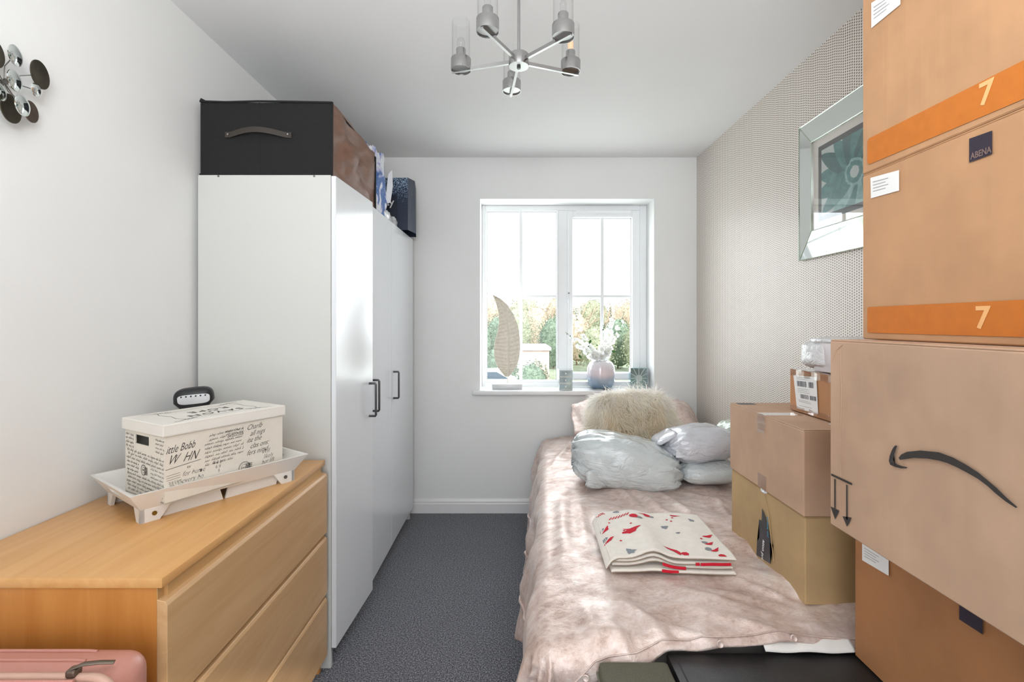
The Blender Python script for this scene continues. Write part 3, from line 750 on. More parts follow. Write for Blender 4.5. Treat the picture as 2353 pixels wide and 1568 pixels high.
for (x, y, sx, sy) in ((0, 0, 1, 1), (TL, 0, -1, 1), (0, TW, 1, -1), (TL, TW, -1, -1)):
    ft = put('foot', foot_pair(x, y, sx, sy), 'trayw', tr)
    if y == 0:
        cxx = x+sx*.030; p = TT @ Vector((cxx, -.0025, .019)); q = TT @ Vector((cxx, .004, .019))
        put('screw', cyl(NB(), p, q, .0055, n=14), 'brass' if x == 0 else 'screw', ft)
for a, b in ((.058, TL/2), (TL/2, TL-.058)):
    pol = [(a, .034), (a-.02 if a < .1 else a, .0), (b-.010, 0), (b, .034)] if a < .1 else [(a, .034), (a+.010, 0), (b+.02, 0), (b, .034)]
    pol = [(a-.016, .034), (a-.006, 0), (b-.003, 0), (b-.012, .034)] if a < .1 else [(a+.012, .034), (a+.003, 0), (b+.006, 0), (b+.016, .034)]
    put('apron', prism(NB(), pol, .006, TT @ basis((0, .020, 0), (1, 0, 0), (0, 0, 1))), 'trayw', tr)
# ------------------------------------------------------------------ photo box
BO = Vector((-.880, 1.212, .8205)); ab = R(61)
BT = Matrix.Translation(BO) @ Matrix.Rotation(ab, 4, 'Z'); BL, BW, BH = .328, .205, .165
ZT = 1.022-.8205
pb = thing('keepsake_box', 'cream lidded box printed with handwriting, on the white tray', 'box', (BT @ Vector((BL/2, BW/2, 0))))
bm = NB(); th = .003
box(bm, 0, BL, 0, th, 0, ZT-.012, T=BT); box(bm, 0, BL, BW-th, BW, 0, ZT-.012, T=BT); box(bm, BL-th, BL, th, BW-th, 0, ZT-.012, T=BT); box(bm, 0, BL, 0, BW, -.0, .003, T=BT)
hy_, hw_, hzb, hzt_ = BW*.56, .036, ZT-.064, ZT-.040
box(bm, 0, th, th, hy_-hw_, 0, ZT-.012, T=BT); box(bm, 0, th, hy_+hw_, BW-th, 0, ZT-.012, T=BT)
box(bm, 0, th, hy_-hw_, hy_+hw_, 0, hzb, T=BT); box(bm, 0, th, hy_-hw_, hy_+hw_, hzt_, ZT-.012, T=BT)
body = put('box_body', bm, 'boxcream', pb)
tag(put('folded_papers', superell(NB(), (0, 0, 0), (.09, .07, .055), .7, .8, 24, 14, T=BT @ Matrix.Translation((.13, BW/2, .09)), disp=lambda q, u: u*.02*fb(q*20, 1, 3)), pm('blue_grey_cloth', (110, 130, 130), .8)), 'blue grey and yellow contents seen through the box hand hole', 'cloth')
e = .006
lid = put('lid', box(box(NB(), -e, BL+e, -e, BW+e, ZT-.006, ZT, .0015, T=BT), -e, BL+e, -e, -e+.004, ZT-.030, ZT-.005, .001, T=BT), 'lidw', pb)
bm = box(NB(), -e, BL+e, BW+e-.004, BW+e, ZT-.030, ZT-.005, .001, T=BT); box(bm, -e, -e+.004, -e+.003, BW+e-.003, ZT-.030, ZT-.005, .001, T=BT); box(bm, BL+e-.004, BL+e, -e+.003, BW+e-.003, ZT-.030, ZT-.005, .001, T=BT)
put('lid_rim', bm, 'lidw', lid)
FB = BT @ basis((0, -.0006, 0), (1, 0, 0), (0, 0, 1))          # long face: x along length, y up
SB = BT @ basis((-.0006, BW, 0), (0, -1, 0), (0, 0, 1))        # short face
LB = BT @ basis((BL, BW, ZT+.0003), (-1, 0, 0), (0, -1, 0))    # lid, reading from the back
LF = BT @ basis((0, 0, ZT+.0003), (1, 0, 0), (0, 1, 0))
ink = NB()
def wr(FT, s, x, y, size, sh=.45, rot=0, bold=0, sx=.8):
    join(ink, text_bm(s, size, FT @ Matrix.Translation((x, y, 0)) @ Matrix.Rotation(R(rot), 4, 'Z'), sh, bold-.022*size, th=.00015, sx=sx))
wr(FB, 'ittle Bobb', .002, .126, .028, .6, 3, .0004, .62); wr(FB, 'W  HN', .004, .098, .034, .7, 0, .0004, .68); wr(FB, 't', .026, .112, .014)
wr(FB, 'for hume', .040, .060, .019); wr(FB, 'every ho', .038, .043, .019); wr(FB, 'xv', .050, .078, .014)
for k, s in enumerate(['Charlb', 'all nigs', 'ite the', 'clas ons:', 'fers nimd']): wr(FB, s, .212+(k % 2)*.01, .146-k*.0185, .0215, .6, 2, .0002)
for k, s in enumerate(['Will', 'likely', 'her lift', 'rolla']): wr(FB, s, .258+(k % 2)*.006, .066-k*.0155, .019, .5, 3)
for k, s in enumerate(['8 6 0', '6 9', '9']): wr(FB, s, .118+k*.006, .072-k*.013, .014, 0, -8)
def strokes(FT, pts, w=.0007):
    for (x0, y0), (x1, y1) in zip(pts, pts[1:]):
        d = Vector((x1-x0, y1-y0)); 
        if d.length < 1e-6: continue
        n = Vector((-d.y, d.x)).normalized()*w/2
        v = [ink.verts.new(FT @ Vector((a, b, .0001))) for a, b in ((x0-n.x, y0-n.y), (x1-n.x, y1-n.y), (x1+n.x, y1+n.y), (x0+n.x, y0+n.y))]
        ink.faces.new(v)
strokes(FB, [(.002, .086), (.086, .094)], .001); strokes(FB, [(.004, .070), (.036, .072)]); strokes(FB, [(.004, .064), (.036, .066)]); strokes(FB, [(.004, .058), (.036, .060)])
for k in range(5): wr(FB, ['mrill', 'wesh', 'ton', 'dale', 'kim'][k], .008+k*.0065, .054, .0095, .2, -78)
def postmark(FT, cx, cy, r):
    for rr in (r, r*.88, r*.55):
        strokes(FT, [(cx+rr*math.cos(a*PI/14), cy+rr*math.sin(a*PI/14)) for a in range(29)], .0008)
    wr(FT, '1909', cx-r*.45, cy-r*.15, r*.45, 0); 
    for k in range(7): strokes(FT, [(cx+r*.3+.0026*k, cy-r*.8), (cx+r*.3+.0026*k+.0012*math.sin(k), cy+r*.6)], .0009)
    for k in range(5): strokes(FT, [(cx+r*.2, cy-r*.7+k*r*.3), (cx+r*1.45, cy-r*.72+k*r*.3)], .0008)
postmark(FB, .206, .040, .017)
rs = random.Random(9)
def scribble(FT, x0, x1, y, h, w=.0006, tilt=0.0):
    x = x0
    while x < x1:
        L = rs.uniform(2.5, 6)*h*.62; n = int(L/h*9)+4; up = rs.random() < .4; P = []
        for k in range(n+1):
            t = k/n; xx = x+L*t; yy = y+tilt*(xx-x0)+h*.30*(1-math.cos(t*L/h*9))*(1.7 if (up and k % 5 == 1) or rs.random() < .08 else 1)-(.4*h if rs.random() < .05 else 0)
            P.append((min(xx+.35*(yy-y)+.12*h*math.sin(t*L/h*9), x1+.002), yy))
        strokes(FT, P, w); x += L+h*rs.uniform(.5, .9)
for k in range(8): scribble(FB, .096+(.012 if k < 2 else 0), .200-(.03 if k == 7 else 0), .150-k*.0112, .0065, .0008, .03)
for k in range(3): scribble(FB, .150+.003*k, .200, .153+.004*k-.012*k, .005, .0007)
for k in range(15):
    y = .158-k*.0105
    if y > .118: scribble(SB, .004, .044, y, .006, .0007, -.05); scribble(SB, .160, .200, y, .006, .0007, -.05)
    elif .095 > y > .055: scribble(SB, .010, .072, y, .006, .0008, -.05); scribble(SB, .135, .198, y-.006, .0055, .0006, -.05)
    else: scribble(SB, .008+.004*(k % 3), .198, y, .0068, .0008, -.05)
postmark(SB, .100, .072, .014)
# lid print
for s, x, y, size in (('SAVON', .088, .128, .036), ('ROPE', .100, .075, .036), ('DE', .145, .108, .014)):
    join(ink, text_bm(s, size, LB @ Matrix.Translation((x, y, 0)), 0, .0004, th=.0001, sx=1.1, space=1.25 if size > .02 else 2))
fr = []
x0, x1, y0, y1 = .035, .295, .030, .178
loop = [(x0+.03, y0), (x0+.07, y0+.012), (.12, y0+.006), (.165, y0), (.21, y0+.006), (x1-.07, y0+.012), (x1-.03, y0), (x1-.02, y0+.03), (x1-.028, .1), (x1-.02, y1-.03), (x1-.03, y1), (x1-.07, y1-.012), (.21, y1-.006), (.165, y1), (.12, y1-.006), (x0+.07, y1-.012), (x0+.03, y1), (x0+.02, y1-.03), (x0+.028, .1), (x0+.02, y0+.03), (x0+.03, y0)]
strokes(LF, loop, .0016)
for cx_, cy_, sx, sy in ((x0+.03, y0, 1, 1), (x1-.03, y0, -1, 1), (x0+.03, y1, 1, -1), (x1-.03, y1, -1, -1)):
    for q in range(3):
        strokes(LF, [(cx_+sx*(.012*q+.008*math.cos(a*.6)*(1-a/14)), cy_+sy*(-.006+.004*q+.008*math.sin(a*.6)*(1-a/14))) for a in range(13)], .0014)
    strokes(LF, [(cx_, cy_), (cx_-sx*.02, cy_-sy*.012), (cx_-sx*.035, cy_-sy*.014)], .0018)
put('printed_handwriting', ink, 'print', body)
bm = NB()
for k in range(int((BL+.012)/.004)): box(bm, -.006+k*.004, -.006+k*.004+.0015, -e-.0004, -e, ZT-.0275, ZT-.0268, T=BT)
put('stitching', bm, 'greyprint', lid)
# garment steamer
YAW = Matrix.Rotation(R(27), 4, 'Z')
sx_, sy_ = wx(447, 1.64), 1.64
stm = thing('garment_steamer', 'black handheld steamer head with silver holed plate behind the keepsake box', 'steamer', (sx_, sy_, DZ))
bm = NB(); lathe(bm, [(0, DZ), (.045, DZ), (.048, DZ+.01), (.046, DZ+.09), (.036, DZ+.12), (.026, DZ+.15), (.024, DZ+.2), (0, DZ+.2)], (sx_, sy_), 24); put('body', bm, 'steamer', stm, smooth=50)
ztp = wz(893, 1.66)
hd_ = superell(NB(), (0, 0, 0), (.058, .036, .047), .55, .5, 36, 20, T=Matrix.Translation((sx_, sy_, ztp-.040)) @ YAW @ Matrix.Rotation(R(-4), 4, 'Y'), disp=lambda q, u: Vector((-q.x*.25 if q.z < 0 else 0, 0, 0)))
head = put('head', hd_, 'steamer', stm, smooth=50)
yy = sy_-.0368
pl = []
for k in range(24):
    a = 2*PI*k/24; ca, sa = math.cos(a), math.sin(a)
    pl.append((.046*math.copysign(abs(ca)**.45, ca), (.013 if sa > 0 else .019)*math.copysign(abs(sa)**.55, sa)))
SY_ = Matrix.Translation((sx_, sy_, 0)) @ YAW @ Matrix.Translation((-sx_, -sy_, 0))
put('steam_plate', prism(NB(), pl, .003, SY_ @ basis((sx_+.002, yy+.001, ztp-.026), (1, 0, .05), (-.05, 0, 1))), 'stplate', head, 'silver plate with a row of holes')
bm = NB()
for k in range(6):
    x = sx_-.033+k*.0136; cyl(bm, (x, yy-.0035, ztp-.020+k*.0006), (x, yy-.001, ztp-.020+k*.0006), .0027, n=10)
bmesh.ops.transform(bm, matrix=SY_, verts=bm.verts); put('steam_holes', bm, 'black', head)

# ------------------------------------------------------------------ suitcase
sc_ = thing('suitcase', 'rose pink hard-shell suitcase standing before the chest of drawers', 'suitcase', (-.9, .80, 0))
def rbox(x0, x1, y0, y1, z0, z1, r, rib=True):
    bm = B(x0, x1, y0, y1, z0, z1, 0)
    ve = [e_ for e_ in bm.edges]
    bmesh.ops.bevel(bm, geom=ve, offset=r, segments=8, profile=.5, affect='EDGES'); return bm
SX0, SX1, SY0, SY1, SZ0, SZ1 = -1.12, -.668, .700, .900, .045, .685
back = rbox(SX0, SX1, .812, SY1, SZ0, SZ1, .038)
for v in back.verts:      # keep the zip side open-edged and square
    if v.co.y < .85: v.co.y = .812 if v.co.y < .812+.02 else v.co.y
put('back_shell', back, 'suit', sc_, smooth=50)
frn = rbox(SX0, SX1, SY0, .806, SZ0, SZ1, .038); put('front_shell', frn, 'suit', sc_, smooth=50)
def loop_pts(y, ins, r=.07, n=8):
    x0, x1, z0, z1 = SX0+ins, SX1-ins, SZ0+ins, SZ1-ins; P = []
    for cx_, cz_, a0 in ((x1-r, z1-r, 0), (x0+r, z1-r, 90), (x0+r, z0+r, 180), (x1-r, z0+r, 270)):
        for k in range(n+1):
            a = R(a0+90*k/n); P.append((cx_+r*math.cos(a), y, cz_+r*math.sin(a)))
    return P
put('zip_tape', tube(NB(), loop_pts(.809, .003, .04), .0075, 8, True), 'suitzip', sc_, smooth=50)
for y in (.846, .87): put('shell_ridge', tube(NB(), [(SX0+.045, y, SZ1+.0005), (SX1-.10, y, SZ1+.0005), (SX1-.085, y, SZ1-.001)], .003, 8), 'suit', sc_, smooth=50)
put('shell_ridge', tube(NB(), [(SX0+.045, .795, SZ1+.0005), (SX1-.06, .795, SZ1+.0005)], .003, 8), 'suit', sc_, smooth=50)
zx = wx(195, .80)
zp = put('zip_slider', B(zx-.035, zx-.018, .800, .818, SZ1, SZ1+.014, .004, 2), 'pull', sc_)
bm = tube(NB(), [(zx-.028, .806, SZ1+.014), (zx-.012, .812, SZ1+.018), (zx+.008, .822, SZ1+.014), (zx+.026, .828, SZ1+.010)], [.004, .0055, .005, .005], 10, flat=.5)
put('zip_puller', bm, 'pull', zp, smooth=50)
put('top_handle', tube(NB(), [(-1.02, .76, SZ1-.002), (-1.015, .76, SZ1+.012), (-.99, .76, SZ1+.016), (-.92, .76, SZ1+.016), (-.895, .76, SZ1+.012), (-.89, .76, SZ1-.002)], .009, 8, flat=.6), 'suit', sc_, smooth=50)
for x in (SX0+.05, SX1-.05):
    for y in (SY0+.03, SY1-.03):
        put('wheel', box(cyl(NB(), (x-.012, y, .024), (x+.012, y, .024), .024, n=16), x-.012, x+.012, y-.01, y+.01, .03, .06), 'black', sc_)

# ------------------------------------------------------------------ wall decoration
wdx = XL+.05
dec = thing('wall_ornament', 'metal wall ornament of mirrored and bronze discs on wires, left wall', 'wall decoration', (XL, 1.15, 1.86))
def ondec(px, py, off=0):
    c = XL+.035+off; y = c*F/(px-VX); return Vector((c, y, wz(py, y)))
hubp = ondec(28, 188)
discs = [(-14, 120, 66, 'discdark', .01), (37, 128, 46, 'mirror', .02), (35, 185, 46, 'mirror', .03), (93, 172, 62, 'discdark', .012), (84, 207, 31, 'mirror', .01), (0, 212, 42, 'mirror', .01),
         (26, 250, 64, 'discdark', .005), (53, 243, 46, 'mirror', .028), (72, 257, 48, 'discbr', .0), (-60, 190, 60, 'discbr', .01), (-50, 250, 46, 'mirror', .02), (-75, 135, 46, 'mirror', .02)]
for px, py, s, m, off in discs:
    p = ondec(px, py, off); r = s/2*p.y/F
    T = Matrix.Translation(p) @ Matrix.Rotation(R(14), 4, 'Z') @ Matrix.Rotation(R(90), 4, 'Y')
    if m == 'mirror': bm = lathe(NB(), [(0, -.002), (r, -.002), (r, 0), (r*.8, .003), (r*.4, .0055), (0, .006)], n=28)
    else: bm = lathe(NB(), [(0, -.002), (r, -.002), (r, 0), (r*.6, -.0005), (r*.2, -.001), (0, -.001)], n=28)
    bmesh.ops.transform(bm, matrix=T, verts=bm.verts); bmesh.ops.remove_doubles(bm, verts=bm.verts, dist=1e-6)
    d = put('disc', bm, m, dec, {'mirror': 'domed mirror disc', 'discdark': 'dark bronze disc', 'discbr': 'brown metal disc'}[m], smooth=45)
    h0 = hubp+Vector((-.02, 0, 0)); mid = (h0+p)/2+Vector((-.012, 0, .006))
    put('wire', tube(NB(), [h0, mid, p+Vector((-.004, 0, 0))], .0012, 6), 'wire', dec)
put('wall_bracket', cyl(NB(), (XL, hubp.y, hubp.z), (hubp.x-.012, hubp.y, hubp.z), .006, n=10), 'wire', dec)

# ------------------------------------------------------------------ picture on the right wall
PXF = XR
py_far, pz_t, pz_b = 2.057, 2.112, 1.545; py_near = py_far-.70
pic = thing('framed_picture', 'teal flower picture with wide mirrored frame on dotted wallpaper', 'picture', (XR, (py_far+py_near)/2, (pz_t+pz_b)/2))
xo, xi = XR-.012, XR-.034; bw_, bh_ = .118, .104
iy0, iy1, iz0, iz1 = py_near+bw_, py_far-bw_, pz_b+bh_, pz_t-bh_
O = [(py_far, pz_t), (py_near, pz_t), (py_near, pz_b), (py_far, pz_b)]; I = [(iy1, iz1), (iy0, iz1), (iy0, iz0), (iy1, iz0)]
for k in range(4):
    a, b, c_, d = O[k], O[(k+1) % 4], I[(k+1) % 4], I[k]
    bm = NB(); A = [bm.verts.new((x, p[0], p[1])) for x, p in ((xo, a), (xo, b), (xi, c_), (xi, d))]; D = [bm.verts.new((XR-.001, p[0], p[1])) for p in (a, b, c_, d)]
    bm.faces.new(A); bm.faces.new(D[::-1])
    for q in range(4): bm.faces.new((A[q], A[(q+1) % 4], D[(q+1) % 4], D[q]))
    bmesh.ops.recalc_face_normals(bm, faces=bm.faces)
    put('mirror_strip', bm, 'mirror', pic)
    put('bevel_line', tube(NB(), [(xo-.0005, *a), (xi-.0005, *d)], .0022, 6), 'bevel', pic)
put('bevel_line', tube(NB(), [(xo-.0005, *p) for p in O], .0025, 6, True), 'bevel', pic)
put('bevel_line', tube(NB(), [(xi-.0005, *p) for p in I], .002, 6, True), 'bevel', pic)
xm = XR-.024
put('mount', B(xm, XR-.002, iy0, iy1, iz0, iz1), 'mat_board', pic)
m1 = .032; put('dark_border', B(xm-.001, xm, iy0+m1, iy1-m1, iz0+m1, iz1-m1), 'pblack', pic)
m2 = .052; fp = put('flower_print', B(xm-.0015, xm-.001, iy0+m2, iy1-m2, iz0+m2, iz1-m2), 'teal4', pic, 'teal gerbera print')
fc = ((iy0+iy1)/2-.005, (iz0+iz1)/2-.012)
def clip(poly):
    lo, hi, zl, zh = iy0+m2, iy1-m2, iz0+m2, iz1-m2
    def cut(P, inside, inter):
        out = []
        for k in range(len(P)):
            a, b = P[k-1], P[k]
            if inside(b):
                if not inside(a): out.append(inter(a, b))
                out.append(b)
            elif inside(a): out.append(inter(a, b))
        return out
    def it(ax, val): return lambda a, b: tuple(a[i]+(b[i]-a[i])*(val-a[ax])/(b[ax]-a[ax]) for i in (0, 1))
    for ax, val, s in ((0, lo, 1), (0, hi, -1), (1, zl, 1), (1, zh, -1)):
        poly = cut(poly, lambda p, ax=ax, val=val, s=s: (p[ax]-val)*s >= 0, it(ax, val))
        if not poly: return []
    return poly
TP = basis((0, 0, 0), (0, -1, 0), (0, 0, 1))
for k in list(range(0, 17, 2))+list(range(1, 17, 2)):
    a = 2*PI*k/17+.2; L = .21+.02*math.sin(k*2.1); wd_ = .034
    ax = Vector((math.cos(a), math.sin(a))); nx = Vector((-ax.y, ax.x)); P = []
    for t in [i/10 for i in range(11)]: P.append((ax*L*t+nx*wd_*math.sin(PI*min(1, .1+t*.92))**.6))
    for t in [i/10 for i in range(10, -1, -1)]: P.append((ax*L*t-nx*wd_*math.sin(PI*min(1, .1+t*.92))**.6))
    P = [(fc[0]+p.x, fc[1]+p.y) for p in P]; P = clip(P)
    if len(P) < 3: continue
    bm = NB(); xx = xm-.0017-.00004*k
    try: bm.faces.new([bm.verts.new((xx, y, z)) for y, z in P]); put('petal_print', bm, ('teal1', 'teal3')[k % 2] if math.sin(a) > -.2 else ('teal2', 'teal1')[k % 2], fp)
    except Exception: bm.free()
for r, m, xx in ((.050, 'teal2', .0026), (.040, 'teal1', .0028), (.022, 'teal4', .0030)):
    bm = NB(); bm.faces.new([bm.verts.new((xm-xx, fc[0]+r*(1+.06*math.sin(k*k*1.7))*math.cos(2*PI*k/40), fc[1]+r*(1+.06*math.sin(k*k*1.7))*math.sin(2*PI*k/40))) for k in range(40)])
    put('centre_print', bm, m, fp)
put('picture_glass', B(xm-.006, xm-.004, iy0, iy1, iz0, iz1), 'picglass', pic)

# ------------------------------------------------------------------ chandelier
LX, LY = .0167, 1.525; ZB = 2.105
chn = thing('ceiling_light', 'five-arm brushed nickel ceiling light with clear glass shades', 'ceiling light', (LX, LY, ZC))
put('canopy', lathe(NB(), [(0, ZC), (.055, ZC), (.055, ZC-.022), (.05, ZC-.026), (0, ZC-.026)], (LX, LY), 32), 'chrome', chn, smooth=40)
put('rod', cyl(NB(), (LX, LY, ZB+.02), (LX, LY, ZC-.02), .0048, n=14), 'chrome', chn, smooth=40)
hub = put('hub', lathe(NB(), [(0, ZB-.012), (.0315, ZB-.012), (.032, ZB-.010), (.032, ZB+.024), (.031, ZB+.026), (0, ZB+.026)], (LX, LY), 32), 'chrome', chn, smooth=40)
put('finial', cyl(NB(), (LX, LY, ZB-.018), (LX, LY, ZB-.012), .006, n=12), 'handle', hub)
for k, (ang, dz) in enumerate(((97, .0), (170, -.006), (241, 0.0), (313, 0.0), (24, .012))):
    a = R(ang); RR = .190 if k in (0, 1, 4) else .186
    ex, ey = LX+RR*math.cos(a), LY+RR*math.sin(a); zc_ = ZB+dz
    d = Vector((math.cos(a), math.sin(a), 0)); n = Vector((-d.y, d.x, 0))
    bm = NB(); p = Vector((LX, LY, ZB+.004))+d*.03; q = Vector((ex, ey, zc_-.001))+d*.030
    for s_ in (1,):
        vs = []
        for pt in (p, q):
            for dn, dz_ in ((-.0042, -.0055), (.0042, -.0055), (.0042, .0055), (-.0042, .0055)): vs.append(bm.verts.new(pt+n*dn+Vector((0, 0, dz_))))
        for f in ((0, 1, 2, 3), (7, 6, 5, 4), (0, 4, 5, 1), (1, 5, 6, 2), (2, 6, 7, 3), (3, 7, 4, 0)): bm.faces.new([vs[i] for i in f])
    bmesh.ops.recalc_face_normals(bm, faces=bm.faces); arm = put('arm', bm, 'chrome', chn)
    cup = put('lamp_cup', lathe(NB(), [(0, zc_+.004), (.030, zc_+.004), (.031, zc_), (.0325, zc_), (.0325, zc_+.036), (.031, zc_+.038), (.0, zc_+.038)], (ex, ey), 32), 'chrome', chn, smooth=40)
    put('socket', lathe(NB(), [(0, zc_+.038), (.0155, zc_+.038), (.0155, zc_+.068), (.014, zc_+.070), (0, zc_+.070)], (ex, ey), 24), 'chrome', cup, smooth=40)
    if k == 1 or k == 0:
        put('bulb', lathe(NB(), [(0, zc_+.070), (.008, zc_+.070), (.013, zc_+.082), (.014, zc_+.092), (.010, zc_+.102), (.003, zc_+.107), (0, zc_+.107)], (ex, ey), 20), 'shade', cup, 'clear bulb', smooth=60)
    else:
        put('bulb', lathe(NB(), [(0, zc_+.070), (.008, zc_+.070), (.0095, zc_+.076), (.0095, zc_+.098), (.006, zc_+.106), (0, zc_+.108)], (ex, ey), 20), 'bulb' if k == 4 else 'shade', cup, 'warm frosted bulb' if k == 4 else None, smooth=60)
    put('glass_shade', lathe(NB(), [(.0295, zc_+.038), (.0295, zc_+.158), (.0280, zc_+.158), (.0280, zc_+.038)], (ex, ey), 40), 'shade', cup, smooth=40)

# ------------------------------------------------------------------ bed
BXR = 1.222
def xl_of(y): return .071*y+.012
BY0, BY1 = 1.238, 3.20; BZ = .53
bed = thing('bed', 'single bed with black base and white mattress against the dotted wall', 'bed', (.75, 2.2, 0))
def skewbox(x0a, x0b, x1, y0, y1, z0, z1, bev):
    bm = NB(); P = [(x0a, y0), (x1, y0), (x1, y1), (x0b, y1)]
    A = [bm.verts.new((x, y, z0)) for x, y in P]; D = [bm.verts.new((x, y, z1)) for x, y in P]
    bm.faces.new(A[::-1]); bm.faces.new(D)
    for k in range(4): bm.faces.new((A[k], A[(k+1) % 4], D[(k+1) % 4], D[k]))
    bmesh.ops.bevel(bm, geom=bm.edges[:], offset=bev, segments=3, affect='EDGES'); return bm
put('base', skewbox(.25, .31, BXR-.004, 1.30, BY1, .05, .28, .01), 'blacksoft', bed, 'black bed base')
put('mattress', skewbox(.24, .30, BXR-.002, 1.31, BY1, .282, .488, .03), 'mattress', bed, 'white mattress', smooth=60)
for x, y in ((.32, 1.35), (1.1, 1.35), (.38, 3.1), (1.1, 3.1)): put('leg', cyl(NB(), (x, y, 0), (x, y, .05), .022, n=14), 'black', bed)
bm = NB()
def protf(u, v):
    x = .62+(.84-.62)*u; return (x, 1.235-.052*v**.8-.004*u*v, .488-.020*v*v+.0015*math.sin(12*u+2*v))
grid(bm, 30, 8, protf); sh = put('mattress_protector', bm, 'mattress', bed, 'white protector edge hanging over', smooth=60)
sh.modifiers.new('s', 'SOLIDIFY').thickness = .004

RIDGES = []
for (a, b, am, wd_) in (((1420, 1125), (1470, 1165), .010, .016), ((1440, 1120), (1560, 1195), .012, .018), ((1500, 1120), (1600, 1190), .010, .016), ((1560, 1125), (1700, 1170), .008, .016),
        ((1330, 1150), (1350, 1260), .010, .022), ((1290, 1130), (1300, 1300), .012, .025), ((1600, 1345), (1860, 1385), .009, .010), ((1560, 1350), (1900, 1420), .009, .012), ((1520, 1370), (1880, 1450), .008, .012),
        ((1700, 1330), (1840, 1375), .012, .009), ((1760, 1270), (1850, 1370), .012, .012), ((1440, 1370), (1540, 1440), .012, .02), ((1380, 1390), (1460, 1470), .014, .024), ((1340, 1360), (1380, 1460), .014, .022),
        ((1300, 1010), (1340, 1040), .014, .03), ((1270, 1060), (1320, 1010), .014, .02), ((1640, 1140), (1690, 1200), .008, .012), ((1480, 1400), (1700, 1455), .008, .014)):
    P_ = []
    for px, py in (a, b): y = .75*F/(py-VY); P_.append(Vector(((px-VX)/F*y-(.071*y+.012), y)))
    RIDGES.append((P_[0], P_[1], am, wd_))
def ridge_h(p, q):
    h = 0; v = Vector((p, q))
    for a, b, am, w_ in RIDGES:
        ab = b-a; t = (v-a).dot(ab)/ab.length_squared
        if t < -.2 or t > 1.2: continue
        tc = min(1, max(0, t)); d = (v-(a+ab*tc)).length+.012*math.sin(tc*5+am*900)*0
        h += am*math.exp(-(d/w_)**2)*min(1, .25+2*min(tc, 1-tc))
    return h
def duvet_point(p, q):
    """flat cloth coords: p = metres from the left edge (negative hangs), q = Y (below BY0 hangs)"""
    y = max(q, BY0); x = max(p, 0)
    dx = min(p, 0); dy = min(q-BY0, 0)
    d = math.hypot(dx, dy)
    r = .065
    wrk = .010*fb((p*3, q*5, 0), 1.6, 4)+.004*math.sin(18*p+9*q+3*fb((p, q, 3), 2, 2))*max(0, fb((p*2, q*2, 9), 1, 2)+.3)
    # diagonal pull folds on the top
    pull = .011*max(0, math.sin(26*(p*.55+q)+2*fb((p, q, 5), 1.5, 2)))*max(0, min(1, (p-.15)*3))*max(0, min(1, (2.1-q)*2))*max(0, min(1, (q-1.0)*3))
    # soft bulk: sag towards edge
    edge = min(x/.30, 1); edg2 = min((y-BY0)/.30, 1)
    ztop = BZ-.022*(1-edge)**2-.030*(1-edg2)**2+wrk+pull
    ztop += ridge_h(p, q)
    ztop += -.02*math.exp(-((p-.9)**2+(q-1.55)**2)/.05)
    nx, ny = (dx/d, dy/d) if d > 1e-6 else (0, 0)
    if d < r*PI/2: g = r*math.sin(d/r); h = r*(1-math.cos(d/r))
    else: g = r+(d-r*PI/2)*.06; h = r+(d-r*PI/2)*.985
    al = q*abs(nx)+p*abs(ny)
    amp = min(1, max(0, (d-.05)/.15))
    fold = amp*(.034*math.sin(al*15+3.2*fb((al*.9, d*2, 2), 1, 2))+.012*math.sin(al*37+d*5)+.01*fb((al*4, d*5, 7), 1.3, 3))
    if d > 1e-6: g += fold
    X = xl_of(y)+.10*0+x+nx*g; Y = y+ny*g; Z = ztop-h
    return X, Y, Z
hang_far, hang_near = .47, .33
nu, nv = 190, 230
bm = NB(); V = []
for i in range(nu+1):
    row = []
    for j in range(nv+1):
        v = j/nv; 
        yq = BY1+(BY0-BY1)*min(1, v/.94) if v <= .94 else BY0
        u = i/nu
        hangL = hang_far+(hang_near-hang_far)*min(1, max(0, (BY1-yq)/(BY1-BY0)))
        pmin = -hangL
        if u < .3: p = pmin*(1-u/.3)
        else: p = (BXR-xl_of(max(yq, BY0))-.006)*(u-.3)/.7
        he = .056+.006*u
        sc1 = max(0, min(1, (.29-p)/.12)); sc2 = max(0, min(1, (.13-p)/.15)); he += .045*sc1*sc1*(3-2*sc1)+.15*sc2*sc2*(3-2*sc2); pass
        he += .008*math.sin(p*7)
        q = yq if v <= .94 else BY0-he*(v-.94)/.06
        row.append(bm.verts.new(duvet_point(p, q)))
    V.append(row)
for i in range(nu):
    for j in range(nv): bm.faces.new((V[i][j], V[i][j+1], V[i+1][j+1], V[i+1][j]))
for v in bm.verts:
    v.co.z = max(v.co.z, .012)
    if v.co.x > XR-.012: v.co.x = XR-.012
HEM = [V[i][nv].co.copy() for i in range(nu+1)]; HEM2 = [V[i][nv-5].co.copy() for i in range(nu+1)]
LHEM = [V[0][j].co.copy() for j in range(nv+1)]; MIDL = [V[int(nu*.10)][j].co.copy() for j in range(nv+1)]
TOPV = [[V[i][j].co.copy() for j in range(nv+1)] for i in range(nu+1)]
dv = thing('duvet', 'champagne pink crushed velvet duvet draped over the bed', 'duvet', (.75, 2.2, BZ))
cov = put('duvet_cover', bm, 'velvet', dv, smooth=180)
so = cov.modifiers.new('s', 'SOLIDIFY'); so.thickness = .008; so.offset = -1
def wob(P, n, k): return [P[i]+n*k for i in range(0, len(P), 3)]
put('hem_seam', tube(NB(), [HEM2[i]+Vector((0, -.0015, .002)) for i in range(int(nu*.3), nu+1, 4)], .0018, 6), 'velvet', dv, smooth=60)
put('piping', tube(NB(), [MIDL[j]+Vector((-.003, 0, 0)) for j in range(0, nv-12, 4)], .005, 6), 'velvet', dv, smooth=60)
